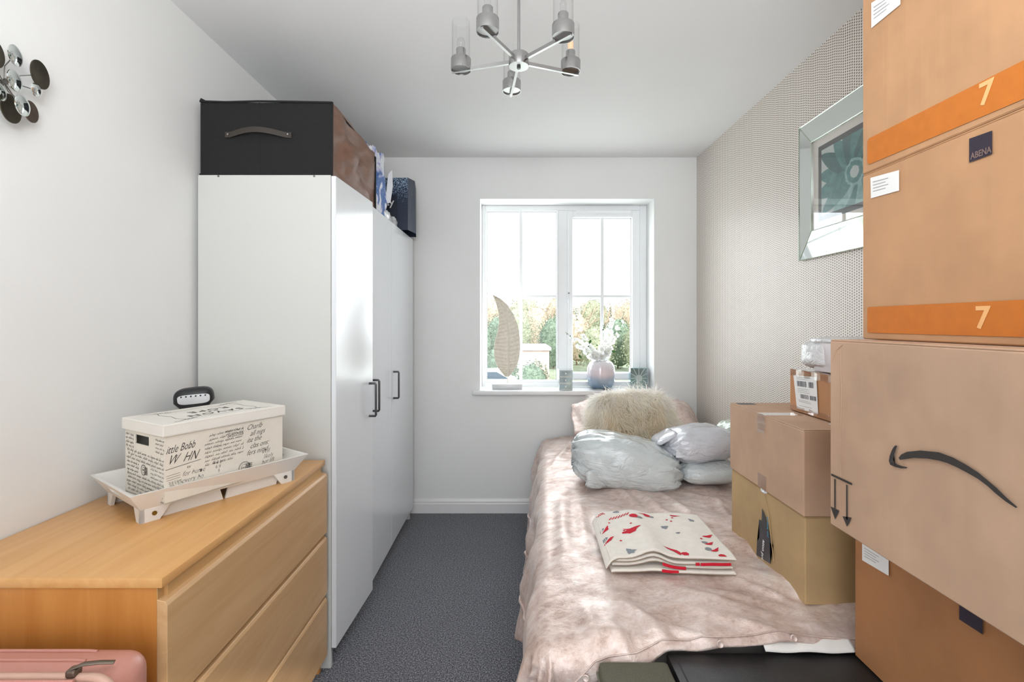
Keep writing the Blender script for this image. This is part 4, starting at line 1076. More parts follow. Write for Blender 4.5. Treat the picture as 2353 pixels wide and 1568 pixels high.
def button(p, n):
    n = Vector(n).normalized(); bm = NB(); lathe(bm, [(0, 0), (.0085, 0), (.0085, .002), (.007, .003), (.005, .0015), (0, .0015)], n=20)
    T = Matrix.Translation(p) @ n.to_track_quat('Z', 'Y').to_matrix().to_4x4(); bmesh.ops.transform(bm, matrix=T, verts=bm.verts)
    put('button', bm, 'velvet', dv, smooth=40)
def hem_at(px):
    best = min(range(int(nu*.02), nu), key=lambda i: abs(VX+V_x(i)*F/V_y(i)-px)); return best
def V_x(i): return HEM2[i].x
def V_y(i): return HEM2[i].y
for px in (1650, 1820):
    i = hem_at(px); a = TOPV[i][nv-2]; button(a+Vector((0, -.003, 0)), (0, -1, .4))
i = hem_at(1345); button(TOPV[i][nv-4]+Vector((0, -.004, 0)), (-.3, -1, .1))
def bed_z(x, y):
    p = x-xl_of(y); return duvet_point(p, y)[2]
# pillow, cushion
def crease(a): return lambda q, u: u*a*fb(q*9, 1, 4)
pil = tag(put('pillow', superell(NB(), (0, 0, 0), (.40, .20, .105), .72, .45, 60, 30, T=Matrix.Translation((.76, 2.965, .655)) @ Matrix.Rotation(R(28), 4, 'X') @ Matrix.Rotation(R(4), 4, 'Y'), pinch=.55,
      disp=lambda q, u: u*(.030*fb(q*7, 1, 4)+.008*math.sin(40*q.x+60*q.z+6*fb(q*6, 1, 2)))), 'velvet', smooth=70), 'crushed velvet pillow behind the fur cushion, under the window', 'pillow')
fc_ = thing('fur_cushion', 'cream long-haired faux fur cushion leaning on the pillow', 'cushion', (.655, 2.70, .55))
FT = Matrix.Translation((.662, 2.665, .722)) @ Matrix.Rotation(R(-20), 4, 'X') @ Matrix.Rotation(R(3), 4, 'Y')
FT = Matrix.Translation((.650, 2.66, .716)) @ Matrix.Rotation(R(-22), 4, 'X')
bmc = superell(NB(), (0, 0, 0), (.215, .075, .174), .5, .55, 40, 24, T=FT)
fm = bpy.data.meshes.new('cushion_body'); bmc.to_mesh(fm); bmc.free()
rng = random.Random(5)
polys = [(p.center.copy(), p.normal.copy(), p.area) for p in fm.polygons]
tot = sum(p[2] for p in polys); cum = []; s_ = 0
for p in polys: s_ += p[2]; cum.append(s_)
import bisect
verts = []; faces = []; tips = []
NS = 26000
for k in range(NS):
    c, n, a = polys[min(len(polys)-1, bisect.bisect(cum, rng.random()*tot))]
    t1 = n.orthogonal().normalized(); t2 = n.cross(t1)
    rr = math.sqrt(a)*.8
    p = c+t1*rng.uniform(-rr, rr)+t2*rng.uniform(-rr, rr)
    cl = noise.noise_vector(p*16)
    L = rng.uniform(.055, .10)
    top = max(0, min(1, (p.z-.80)/.1))
    d = (n*.8+Vector((0, 0, -.55))+cl*.8+Vector((rng.gauss(0, .25), rng.gauss(0, .25), rng.gauss(0, .25)))).normalized()
    side = d.cross(Vector((rng.gauss(0, 1), rng.gauss(0, 1), rng.gauss(0, 1)))).normalized()*rng.uniform(.0011, .0020)
    base = len(verts); pp = p-n*.004; dd = d.copy(); white = rng.random()*.3+top*.8+(.35 if abs(p.x-.65) > .16 else 0)
    for s3 in range(5):
        wdt = (1, .95, .8, .5, .1)[s3]
        verts += [pp-side*wdt, pp+side*wdt]; tips += [min(1, white+s3*.10)]*2
        dd = (dd+Vector((0, -.04, -.30))+cl*.35+Vector((rng.gauss(0, .18), rng.gauss(0, .18), rng.gauss(0, .1)))).normalized()
        pp = pp+dd*L/4
    for s3 in range(4): b = base+2*s3; faces.append((b, b+1, b+3, b+2))
me = bpy.data.meshes.new('fur'); me.from_pydata([tuple(v) for v in verts], [], faces)
at = me.attributes.new('tip', 'FLOAT', 'POINT')
at.data.foreach_set('value', tips)
fm.transform(FT @ Matrix.Scale(.94, 4) @ FT.inverted())
put('cushion_body', fm, 'furbase', fc_, smooth=60)
stuff(put('fur', me, 'fur', fc_))

# ------------------------------------------------------------------ poly mailers on the bed
def ridges(amp, f, sd):
    def g(q, u):
        n = u.normalized()
        endf = abs(u.x)**3
        return n*(amp*fb(q*f+Vector((sd, 0, 0)), 1, 4)+amp*.9*endf*math.sin(14*math.atan2(u.z, u.y)+sd))
    return g
m1_ = thing('postal_parcel', 'large bulging grey plastic mailing bag before the fur cushion', 'parcel', (.53, 2.25, BZ), 'grey plastic parcels on the bed')
T = Matrix.Translation((.525, 2.275, .628)) @ Matrix.Rotation(R(-9), 4, 'Z') @ Matrix.Rotation(R(7), 4, 'Y')
def d1(q, u):
    e_ = Vector((0, 0, -q.z*.22*max(0, u.x)-.012*max(0, u.x))); return ridges(.013, 7, 1)(q, u)+e_
put('bag_body', superell(NB(), (0, 0, 0), (.247, .155, .120), .62, .62, 90, 50, T=T, disp=d1), 'poly', m1_, smooth=80)
put('folded_flap', superell(NB(), (0, 0, 0), (.052, .01, .042), .5, .6, 30, 12, T=Matrix.Translation((.375, 2.155, .58)) @ Matrix.Rotation(R(12), 4, 'Z'), disp=ridges(.006, 20, 4)), 'poly', m1_, smooth=70)
put('seal_seam', tube(NB(), [T @ Vector((-.16, -.147, -.03)), T @ Vector((-.05, -.160, -.035)), T @ Vector((.08, -.158, -.04)), T @ Vector((.17, -.140, -.035))], .0016, 6), 'poly', m1_)
m2_ = thing('postal_parcel', 'lilac grey plastic parcel on top of another, beside the cardboard boxes', 'parcel', (.86, 2.3, .64), 'grey plastic parcels on the bed')
T = Matrix.Translation((.885, 2.30, .708)) @ Matrix.Rotation(R(8), 4, 'Z') @ Matrix.Rotation(R(-5), 4, 'Y')
put('bag_body', superell(NB(), (0, 0, 0), (.175, .14, .078), .7, .55, 70, 36, T=T, pinch=.4, disp=ridges(.008, 10, 6)), 'poly2', m2_, smooth=80)
put('folded_flap', prism(NB(), [(0, 0), (.085, -.005), (.07, .045), (.02, .05)], .003, Matrix.Translation((.735, 2.175, .668)) @ basis((0, 0, 0), (1, -.15, .15), (-.3, .35, 1))), 'poly2', m2_)
put('corner_flap', superell(NB(), (0, 0, 0), (.055, .07, .012), .7, .5, 30, 12, T=Matrix.Translation((.72, 2.30, .735)) @ Matrix.Rotation(R(-30), 4, 'Y'), disp=ridges(.004, 20, 3)), 'poly2', m2_, smooth=70)
tag(put('postal_parcel', superell(NB(), (0, 0, 0), (.14, .15, .058), .65, .55, 60, 30, T=Matrix.Translation((.905, 2.29, .588)), pinch=.45, disp=ridges(.007, 9, 11)), 'poly', smooth=80),
    'flat grey plastic parcel lying lowest beside the cardboard boxes', 'parcel', 'grey plastic parcels on the bed')
tag(put('postal_parcel', superell(NB(), (0, 0, 0), (.085, .10, .065), .7, .6, 50, 26, T=Matrix.Translation((1.10, 2.36, .735)), pinch=.3, disp=ridges(.006, 11, 15)), 'polyg', smooth=80),
    'pale green tinted plastic parcel half hidden by the cardboard boxes', 'parcel', 'grey plastic parcels on the bed')

# ------------------------------------------------------------------ folded blanket
bl = thing('folded_blanket', 'folded white fleece blanket with red and grey print on the bed', 'blanket', (.47, 1.6, BZ))
QX0, QX1, QY0, QY1 = .285, .665, 1.425, 1.775
cen = Vector(((QX0+QX1)/2, (QY0+QY1)/2, 0)); BR_ = Matrix.Translation(cen) @ Matrix.Rotation(R(-2), 4, 'Z') @ Matrix.Translation(-cen)
def wav(u, v, k):
    return .024*math.exp(-((u-.36)/.12)**2)*(1-v*.6)*(1 if k else .5)+.0035*fb((u*3, v*3, k*1.7), 1, 3)+.004*math.sin(u*5+k)*(1-v)
levels = 4; tks = .0095
def lz(u, v, k): return .536+.003+k*.0142+wav(u, v, k)*(.4+.25*k)-.005*(k)*max(0, u-.8)*4*.5
for k in range(levels):
    bm = NB(); x0 = QX0+(.012 if k < levels-1 else -.002)+.004*math.sin(k*2); x1 = QX1-.012*((k*7) % 3)/2; y0 = QY0+(.010*((k*5) % 3)/2 if k < levels-1 else -.0); y1 = QY1-.006*k
    def prof(u, v, top, k=k, x0=x0, x1=x1, y0=y0, y1=y1):
        z = lz(u, v, k); ex = min(u, 1-u)*(x1-x0); ey = min(v, 1-v)*(y1-y0); e_ = min(ex, ey); r_ = tks/2
        hgt = r_*math.sqrt(max(0, 1-(1-min(1, e_/r_))**2))
        if k == levels-1 and u < .10: z -= .036*(1-u/.10)**2
        return BR_ @ Vector((x0+(x1-x0)*u, y0+(y1-y0)*v, z+(hgt if top else -hgt)))
    us = [0, .004, .012, .02]+[.02+.96*i/36 for i in range(1, 37)]+[.988, .996, 1]
    vs = [0, .004, .012, .02]+[.02+.96*i/20 for i in range(1, 21)]+[.988, .996, 1]
    for top in (1, 0):
        W = [[bm.verts.new(prof(u, v, top)) for v in vs] for u in us]
        for i in range(len(us)-1):
            for j in range(len(vs)-1):
                f = (W[i][j], W[i+1][j], W[i+1][j+1], W[i][j+1]); bm.faces.new(f if top else f[::-1])
    bmesh.ops.remove_doubles(bm, verts=bm.verts, dist=1e-5)
    lay = put('fold_layer', bm, 'fleece', bl, smooth=60)
    put('stitched_edge', tube(NB(), [prof(u, 0, 1)+Vector((0, -.0006, -.003)) for u in us[2:-1:2]], .0009, 5), 'edge', lay)
def ztop(u, v):
    z = lz(u, v, levels-1)+tks/2
    if u < .10: z -= .036*(1-u/.10)**2
    return z
def decal(bm, poly, u0, v0, s, rot=0):
    c, n = math.cos(rot), math.sin(rot)
    P = []
    for i in range(len(poly)):       # densify so that the print follows the folds
        a, b = poly[i], poly[(i+1) % len(poly)]
        for k in range(3): P.append((a[0]+(b[0]-a[0])*k/3, a[1]+(b[1]-a[1])*k/3))
    P = [(p[0]*s, p[1]*s) for p in P]
    P = [(p[0]*c-p[1]*n, p[0]*n+p[1]*c) for p in P]
    t = bmesh.new(); f = t.faces.new([t.verts.new((x, y, 0)) for x, y in P]); r_ = bmesh.ops.triangulate(t, faces=[f])
    bmesh.ops.subdivide_edges(t, edges=t.edges[:], cuts=1, use_grid_fill=True)
    x0 = QX0-.002; x1 = QX1-.012*((3*7) % 3)/2; y0 = QY0; y1 = QY1-.018
    for v in t.verts:
        u = u0+v.co.x/(x1-x0); w_ = v0+v.co.y/(y1-y0); u = min(.985, max(.015, u)); w_ = min(.985, max(.012, w_))
        v.co = BR_ @ Vector((x0+(x1-x0)*u, y0+(y1-y0)*w_, ztop(u, w_)+.0010))
    merge(bm, t)
hat = [(-.5, 0), (-.2, .1), (.1, .15), (.5, .35), (1.0, .55), (.6, .1), (.35, -.25), (0, -.3), (-.3, -.2)]
gnome = [(-.5, -.1), (-.45, .1), (-.1, .2), (-.3, .55), (.1, .3), (.9, .45), (.5, .05), (.3, -.3), (-.1, -.35), (-.2, -.2)]
tree = [(-.1, -.5), (.1, -.5), (.1, -.35), (.5, -.35), (.2, -.05), (.4, -.05), (.15, .22), (.28, .22), (0, .6), (-.28, .22), (-.15, .22), (-.4, -.05), (-.2, -.05), (-.5, -.35), (-.1, -.35)]
blob = [(-.5, -.2), (-.2, -.45), (.3, -.4), (.5, 0), (.3, .4), (-.1, .45), (-.45, .2)]
dot_ = [(math.cos(a), math.sin(a)) for a in [k*PI/4 for k in range(8)]]
def motif(name, m, *a):
    bm = NB(); decal(bm, *a); put(name, bm, m, bl)
for sh_, u, v, s, ro in ((gnome, .26, .46, .052, .1), (blob, .36, .80, .034, 0), (hat, .50, .92, .026, 2.6), (blob, .50, .90, .026, .4), (hat, .06, .55, .030, .6), (hat, .05, .32, .030, .2), (hat, .56, .07, .040, 1.9),
                         (blob, .62, .05, .024, 0), (hat, .86, .24, .026, .2), (hat, .87, .12, .026, .3), (blob, .90, .02, .024, 0), (hat, .74, .90, .024, -.6), (hat, .9, .42, .03, .1)):
    motif('red_motif', 'red', sh_, u, v, s, ro)
for k in range(7): motif('red_stripe', 'red', [(-.1, -.5), (.1, -.5), (.25, .5), (.1, .5)], .14+k*.028, .80-.02*abs(k-3)*0+.01*k, .022, -.4)
for k in range(4): motif('red_stripe', 'red', [(-.1, -.5), (.1, -.5), (.25, .5), (.1, .5)], .04+k*.018, .93, .02, .6)
for u, v in ((.16, .30), (.30, .62), (.22, .50), (.12, .70), (.66, .80), (.69, .76), (.72, .84), (.84, .36)): motif('red_dot', 'red', dot_, u, v, .0042)
for sh_, u, v, s, ro in ((tree, .20, .08, .034, .5), (tree, .60, .62, .026, -1.0), (tree, .22, .95, .024, 1.8), (tree, .88, .80, .022, .5), (blob, .03, .60, .024, .3), (blob, .03, .38, .026, 0), (blob, .41, .78, .020, 0), (blob, .83, .14, .022, 0), (blob, .84, .27, .020, 0),
                         (tree, .68, .48, .016, -1), (blob, .54, .88, .016, 0)):
    motif('grey_motif', 'gprint', sh_, u, v, s, ro)
for u, k, w_, m in ((.52, 1, .07, 0), (.84, 2, .09, 0), (.70, 2, .012, 0), (.49, 0, .05, 0)):
    a = BR_ @ Vector((QX0+(QX1-QX0)*u, QY0-.0005, lz(u, 0, k))); r_ = .0046
    bm = NB(); rows = [[bm.verts.new(a+Vector((w_*(i/8-.5), -.0026*math.cos(s3*PI/6)*1.0+.001, r_*math.sin(s3*PI/6)+(lz(u+(w_*(i/8-.5))/.38, 0, k)-lz(u, 0, k))))) for s3 in range(-3, 4)] for i in range(9)]
    for i in range(8):
        for j in range(6): bm.faces.new((rows[i][j], rows[i+1][j], rows[i+1][j+1], rows[i][j+1]))
    put('red_motif', bm, 'red', bl)

# ------------------------------------------------------------------ cartons
def carton(name, label, x0, x1, y0, y1, z0, z1, m, seam='x', tape=True, group=None, bulge=.004, tapes=.06, tapem='cleartape'):
    t = thing(name, label, 'box', ((x0+x1)/2, (y0+y1)/2, z0), group)
    bm = B(x0, x1, y0, y1, z0, z1-.003, .0025)
    bmesh.ops.subdivide_edges(bm, edges=[e_ for e_ in bm.edges if e_.calc_length() > .05], cuts=7, use_grid_fill=True)
    cx_, cy_, cz_ = (x0+x1)/2, (y0+y1)/2, (z0+z1)/2
    for v in bm.verts:
        fx = abs(v.co.x-cx_)/((x1-x0)/2); fy = abs(v.co.y-cy_)/((y1-y0)/2); fz = abs(v.co.z-cz_)/((z1-z0)/2)
        if fx > .97: v.co.x += math.copysign(bulge, v.co.x-cx_)*max(0, 1-fy*fy)*max(0, 1-fz*fz)*-1*.6
        if fy > .97: v.co.y += math.copysign(bulge, v.co.y-cy_)*max(0, 1-fx*fx)*max(0, 1-fz*fz)*-1
    put('box_body', bm, m, t)
    g_ = .0012
    if seam == 'x':
        put('flap', B(x0+.001, x1-.001, y0+.001, cy_-g_, z1-.003, z1, .001), m, t); put('flap', B(x0+.001, x1-.001, cy_+g_, y1-.001, z1-.003, z1, .001), m, t)
        if tape:
            bm = NB(); grid(bm, 6, 2, lambda u, v: (x0-.0012+(.12)*u if u > 0 else x0-.0012, cy_-.024+.048*v, z1+.0008)); 
            grid(bm, 6, 2, lambda u, v: (x0-.0022-.0005*math.sin(9*u), cy_-.024+.048*v, z1+.0008-tapes*u-.004*math.sin(7*v))); put('packing_tape', bm, tapem, t)
    else:
        put('flap', B(x0+.001, cx_-g_, y0+.001, y1-.001, z1-.003, z1, .001), m, t); put('flap', B(cx_+g_, x1-.001, y0+.001, y1-.001, z1-.003, z1, .001), m, t)
        if tape:
            bm = NB(); grid(bm, 2, 6, lambda u, v: (cx_-.024+.048*u, y1+.001-(y1-y0)*v, z1+.0008)); put('packing_tape', bm, tapem, t)
    return t
def poly_on_x(c, pts, th=.0006):
    """flat printed shape on the plane X = c (facing the bed side), given by picture positions"""
    bm = NB(); P = [on_x(c, *p) for p in pts]
    f = bm.faces.new([bm.verts.new(p) for p in P]); bmesh.ops.triangulate(bm, faces=[f]); 
    bmesh.ops.recalc_face_normals(bm, faces=bm.faces); return bm
def rect_on_x(c, a, b, top, bot): return [a, b, (b[0], b[1]), a]
# A and B on the bed
A = carton('cardboard_box', 'lower tan cardboard box on the bed with torn dark printed tape', .792, 1.21, 1.305, 1.745, .512, .752, 'card4', tape=False)
c_ = .7905
tp = poly_on_x(c_, [(1751, 1168), (1756.5, 1184), (1764, 1210), (1773, 1250), (1776.5, 1253), (1769, 1247), (1770, 1296), (1738, 1276), (1739.5, 1245), (1745, 1236), (1744.5, 1194), (1750, 1197)])
tpp = put('printed_tape', tp, 'tapeprint', A, 'torn dark slate tape with lettering')
def vtext(s, a, b, size, m, par):
    p = on_x(c_-.0008, *a); q = on_x(c_-.0008, *b); d = (q-p).normalized(); up = d.cross(Vector((-1, 0, 0)))*-1
    up = Vector((-1, 0, 0)).cross(d); put('lettering', text_bm(s, size, basis(p, d, up), 0, .0004, th=.0001), m, par)
vtext('azon pri', (1753, 1240), (1748, 1296), .020, 'white', tpp); vtext('prime vid', (1762, 1188), (1763, 1250), .016, 'tapeblue', tpp)
put('crease', tube(NB(), [on_x(c_, 1757, 1140), on_x(c_, 1765, 1180), on_x(c_, 1772, 1240), on_x(c_, 1778, 1290)], .0012, 6), 'card4', A)
put('tape_scrap', superell(NB(), tuple(on_x(c_, 1755, 1129)), (.006, .016, .006), .8, .8, 20, 10, disp=ridges(.003, 60, 2)), 'polyw', A, smooth=70)
Bx = carton('cardboard_box', 'wide tan cardboard box stacked on the taped box on the bed', .785, 1.215, 1.300, 1.742, .754, .990, 'card1')
put('paper_label', B(.90, 1.0, 1.33, 1.375, .9905, .9912), 'white', Bx)
bm = NB(); grid(bm, 3, 3, lambda u, v: (.7835, 1.49+.052*v, .756+.045*u)); put('packing_tape', bm, 'cleartape', Bx)
put('printed_mark', B(.80, .86, 1.70, 1.73, .9905, .9908), 'bar', Bx)
# C small box, D package
Cx = carton('cardboard_box', 'small orange-brown taped box with white shipping label', .917, 1.16, 1.33, 1.595, .9925, 1.127, 'card5', bulge=.002, tape=False)
lb = [(1823, 862), (1876, 867), (1880, 952), (1831, 939)]
lab = put('shipping_label', poly_on_x(.9155, lb), 'white', Cx, 'white shipping label with barcodes')
def bil4(Q, u, v):
    a = Vector(Q[0]).lerp(Vector(Q[1]), u); b = Vector(Q[3]).lerp(Vector(Q[2]), u); return a.lerp(b, v)
rng = random.Random(3); bm = NB()
def bars(v0, v1, u0, u1, n):
    for k in range(n):
        u = u0+(u1-u0)*k/n; w_ = rng.choice((.3, .5, .8))*(u1-u0)/n
        P = [on_x(.9149, *bil4(lb, a, b)) for a, b in ((u, v0), (u+w_, v0), (u+w_, v1), (u, v1))]
        bm.faces.new([bm.verts.new(p) for p in P])
bars(.16, .32, .12, .55, 16); bars(.16, .32, .62, .86, 9); bars(.54, .66, .22, .60, 16); bars(.54, .66, .66, .95, 9)
put('barcode', bm, 'bar', lab)
bm = NB()
for v0 in (.05, .10, .38, .43, .48, .72, .76, .88): 
    P = [on_x(.9149, *bil4(lb, a, b)) for a, b in ((.12, v0), (.12+rng.uniform(.3, .7), v0), (.7, v0+.012), (.12, v0+.012))]; bm.faces.new([bm.verts.new(p) for p in P])
put('printed_lines', bm, 'greyprint', lab)
bm = NB(); grid(bm, 16, 3, lambda u, v: (.9145-.0015*math.sin(20*u), 1.335+.255*u, 1.1285-.022*v-.002*math.sin(31*u))); grid(bm, 16, 3, lambda u, v: (.915+.23*v, 1.335+.255*u, 1.1285+.0008*math.sin(20*u+9*v)))
grid(bm, 16, 3, lambda u, v: (.9145-.0015*math.sin(17*u), 1.335+.255*u, .995+.016*v+.002*math.sin(23*u))); put('packing_tape', bm, 'cleartape', Cx)
Dx = thing('wrapped_package', 'white plastic wrapped package on the small taped box', 'package', (1.05, 1.45, 1.128))
put('package_body', B(.935, 1.19, 1.27, 1.50, 1.13, 1.222, .006, 2), pm('white_card', (226, 220, 222), .6), Dx, smooth=40)
def dd_(q, u): return u.normalized()*.007*fb(q*24, 1, 4)
put('plastic_wrap', superell(NB(), (1.065, 1.50, 1.180), (.145, .062, .047), .45, .35, 60, 30, disp=dd_), 'polyw', Dx, smooth=60)
put('plastic_wrap', superell(NB(), (1.065, 1.38, 1.226), (.135, .17, .010), .5, .35, 60, 20, disp=dd_), 'polyw', Dx, smooth=60)
# F bottom right on the trunk
Fx = carton('cardboard_box', 'brown cardboard box standing on the black storage chest, bottom of the near stack', .835, 1.225, .62, 1.176, .466, .833, 'card3', seam='y', group=None)
c_ = .8335
put('paper_label', poly_on_x(c_, [(1981, 1247), (2042, 1286), (2042, 1324), (1981, 1288)]), 'white', Fx)
put('dark_logo', poly_on_x(c_, [(2204, 1376), (2258, 1420), (2258, 1459), (2204, 1424)]), 'logodark', Fx)
def lab_lines(c, Q, par, n=4, u1=.62):
    bm = NB()
    for k in range(n):
        v0 = .22+k*.15; P = [on_x(c, *bil4(Q, a, b)) for a, b in ((.08, v0), (u1-.1*(k % 2), v0), (u1-.1*(k % 2), v0+.035), (.08, v0+.035))]; bm.faces.new([bm.verts.new(p) for p in P])
    put('printed_lines', bm, 'greyprint', par)
lab_lines(.8328, [(1981, 1247), (2042, 1286), (2042, 1324), (1981, 1288)], Fx)
# big parcel with curved arrow
Ex = carton('cardboard_box', 'large tan cardboard box with black curved arrow, upside down in the stack', .700, 1.225, .44, 1.063, .835, 1.243, 'card1', seam='y', group=None, bulge=.006)
c_ = .6985
def Zp(x, y): return (1640+x/1.8934, 740+y/1.8934)
sm = [(804, 592), (815, 578), (840, 566), (900, 560), (980, 568), (1040, 590), (1100, 623), (1150, 655), (1190, 688), (1230, 722), (1275, 766), (1322, 807), (1314, 810), (1270, 782), (1230, 750), (1190, 714), (1150, 684), (1105, 658), (1060, 634), (1015, 614), (980, 604), (930, 595), (870, 592), (830, 598), (810, 601)]
hk = [(793, 537), (798, 540), (794, 552), (785, 578), (781, 600), (786, 613), (800, 621), (820, 628), (844, 633), (838, 638), (815, 638), (790, 632), (768, 622), (762, 606), (765, 585), (774, 560), (784, 543)]
put('printed_arrow', poly_on_x(c_, [Zp(*p) for p in sm]), 'print', Ex, 'black curved arrow print'); put('printed_arrow_head', poly_on_x(c_, [Zp(*p) for p in hk]), 'print', Ex)
for P in ([(511, 660), (602, 702), (602, 712), (511, 669)], [(524, 683), (530, 685), (530, 815), (524, 812)], [(576, 708), (582, 710), (582, 862), (576, 858)], [(508, 803), (546, 822), (528, 860)], [(560, 846), (600, 852), (580, 892)]):
    put('handling_arrow', poly_on_x(c_, [Zp(*p) for p in P]), 'print', Ex)
for px in (1925, 2000+3):
    pass
put('crease', tube(NB(), [on_x(.7, 1931, 800), on_x(.6985, 1934, 900), on_x(.6988, 1932, 1000), on_x(.7, 1933, 1180)], .0005, 6), 'card1', Ex)
None and put('crease', tube(NB(), [on_x(.7, 2270, 830), on_x(.7005, 2262, 940), on_x(.701, 2258, 1100), on_x(.702, 2250, 1240)], .0014, 6), 'card1', Ex)
put('crease', tube(NB(), [on_x(.6995, 1912, 830), on_x(.6995, 1922, 805), on_x(.6995, 1936, 792)], .0008, 6), 'card1', Ex)
# two banded boxes G, H
HG = 1.243
def banded(label, z0, z1, band, seven, labq, logoq=None, c=.78, grp='kraft boxes with orange bands at top of stack'):
    t = carton('cardboard_box', label, c, 1.225, .52, c*F/(1981.5-VX), z0, z1, 'card2', seam='y', group=grp, bulge=.003)
    cc = c-.0015
    put('orange_band', poly_on_x(cc, band), 'orange', t, 'orange printed band')
    p, q, size = seven; a = on_x(cc-.0006, *p)
    put('printed_number', text_bm('7', size, basis(a, (0, -1, 0), (0, 0, 1)), 0, .0012, th=.0001, sx=1.0), 'seven', t)
    put('paper_label', poly_on_x(cc, labq), 'white', t); lab_lines(cc-.0006, labq, t)
    if logoq:
        lg = put('dark_logo', poly_on_x(cc, logoq), 'logodark', t, 'dark square logo with a word')
        a = on_x(cc-.0006, 2229, 368.5); put('lettering', text_bm('ABENA', .0150, basis(a+Vector((0, -.001, .001)), (0, -1, 0), (0, 0, 1)), 0, .0003, th=.0001, sx=.74), 'logolight', lg)
    return t
zG = on_x(.78, 1981.5, 403).z
def rr(pts): return pts
banded('kraft box with orange band 7 and dark square logo, second from top', HG+.001, zG, [(1993, 711), (1995, 706), (2353, 689), (2353, 775), (1995, 765), (1993, 762)], ((2240, 754), None, .052), [(2000, 409), (2066, 391), (2066, 438), (2001, 456)], [(2227, 319), (2280, 300), (2280, 354), (2227, 374)])
banded('kraft box with orange band 7, topmost of the near stack', zG+.001, 2.31, [(1993, 326), (1997, 318), (2353, 138), (2353, 227), (1997, 378), (1993, 374)], ((2248, 245), None, .052), [(2002, 7), (2069, -35), (2069, 10), (2002, 65)])

# ------------------------------------------------------------------ trunk, bag under the duvet end
tk = thing('storage_chest', 'black storage chest at the foot of the bed under the box stack', 'trunk', (.8, .85, 0))
put('chest_body', B(.385, 1.225, .50, 1.186, .0, .425, .006, 2), 'trunk', tk)
put('lid', B(.377, 1.228, .494, 1.192, .428, .4635, .008, 2), 'trunk', tk, smooth=40)
put('lid_strip', B(.395, .398, .50, 1.18, .4632, .4645), 'black', tk)
put('corner_strap', B(.374, .377, 1.10, 1.16, .36, .43, .001), 'black', tk)
sb = thing('storage_bag', 'olive grey woven storage bag on the floor under duvet corner', 'storage bag', (.27, 1.0, 0))
put('bag_body', B(.208, .368, .70, 1.150, 0, .436, .02, 3), 'bagweave', sb, smooth=50)
put('bag_lid', B(.203, .371, .695, 1.158, .433, .466, .010, 2), 'bagweave', sb, smooth=50)
put('binding', tube(NB(), [(.203, .70, .434), (.203, 1.158, .434), (.371, 1.158, .434), (.371, .70, .434)], .004, 8, True), 'bagrim', sb)

# ------------------------------------------------------------------ window sill things
SZ = WZ0
lo = thing('leaf_ornament', 'tall champagne metal leaf ornament on a silver block, left on the sill', 'ornament', (wx(1164, 3.31), 3.31, SZ))
LYY = 3.31
bm = B(wx(1131, LYY-.02), wx(1200, LYY-.02), LYY-.035, LYY+.035, SZ, SZ+.036, .003, 2); put('base', bm, 'basegrey', lo, smooth=40)
def lz_(py): return wz(py, LYY)
def lx_(px): return wx(px, LYY)
leftE = [(1133, 679), (1141, 700), (1146, 722), (1147, 745), (1143, 768), (1137, 788), (1135, 805), (1137, 828), (1144, 846), (1153, 857), (1162, 866)]
rightE = [(1133, 679), (1150, 688), (1166, 703), (1180, 726), (1190, 752), (1194, 778), (1195, 805), (1192, 828), (1186, 846), (1177, 857), (1168, 866)]
midE = [(1133, 679), (1145, 692), (1156, 712), (1163, 733), (1167, 755), (1169, 778), (1169.5, 805), (1169, 828), (1168, 846), (1167, 857), (1166, 866)]
def smp(E, t):
    k = t*(len(E)-1); i = min(int(k), len(E)-2); f = k-i
    return (E[i][0]*(1-f)+E[i+1][0]*f, E[i][1]*(1-f)+E[i+1][1]*f)
bm = NB()
def leaf_f(side):
    def f(u, v):
        a = smp(midE, u); b = smp(side, u); px = a[0]+(b[0]-a[0])*v; py = a[1]+(b[1]-a[1])*v-3*v*math.sin(PI*u)
        rib = .0035*math.sin(u*PI*2*26+v*3)*min(1, v*3); cup = -.014*v*v+.018*math.sin(PI*u)*.5
        return (lx_(px), LYY+cup+rib, lz_(py))
    return f
grid(bm, 156, 10, leaf_f(leftE)); grid(bm, 156, 10, leaf_f(rightE)); bmesh.ops.recalc_face_normals(bm, faces=bm.faces)
lf = put('leaf_blade', bm, 'leafmetal', lo, smooth=60); sm_ = lf.modifiers.new('s', 'SOLIDIFY'); sm_.thickness = .002
put('midrib', tube(NB(), [(lx_(p[0]), LYY+.009*math.sin(PI*i/10)-.003, lz_(p[1])) for i, p in enumerate(midE)]+[(lx_(1166), LYY, SZ+.034)], .0028, 8), 'vein', lo, smooth=60)
for E in (leftE, rightE):
    pts = [(lx_(p[0]), LYY-.014+.009*math.sin(PI*i/10), lz_(p[1]-3*math.sin(PI*i/10))) for i, p in enumerate(E)]; put('leaf_rim', tube(NB(), pts, .0016, 6), 'vein', lo, smooth=60)
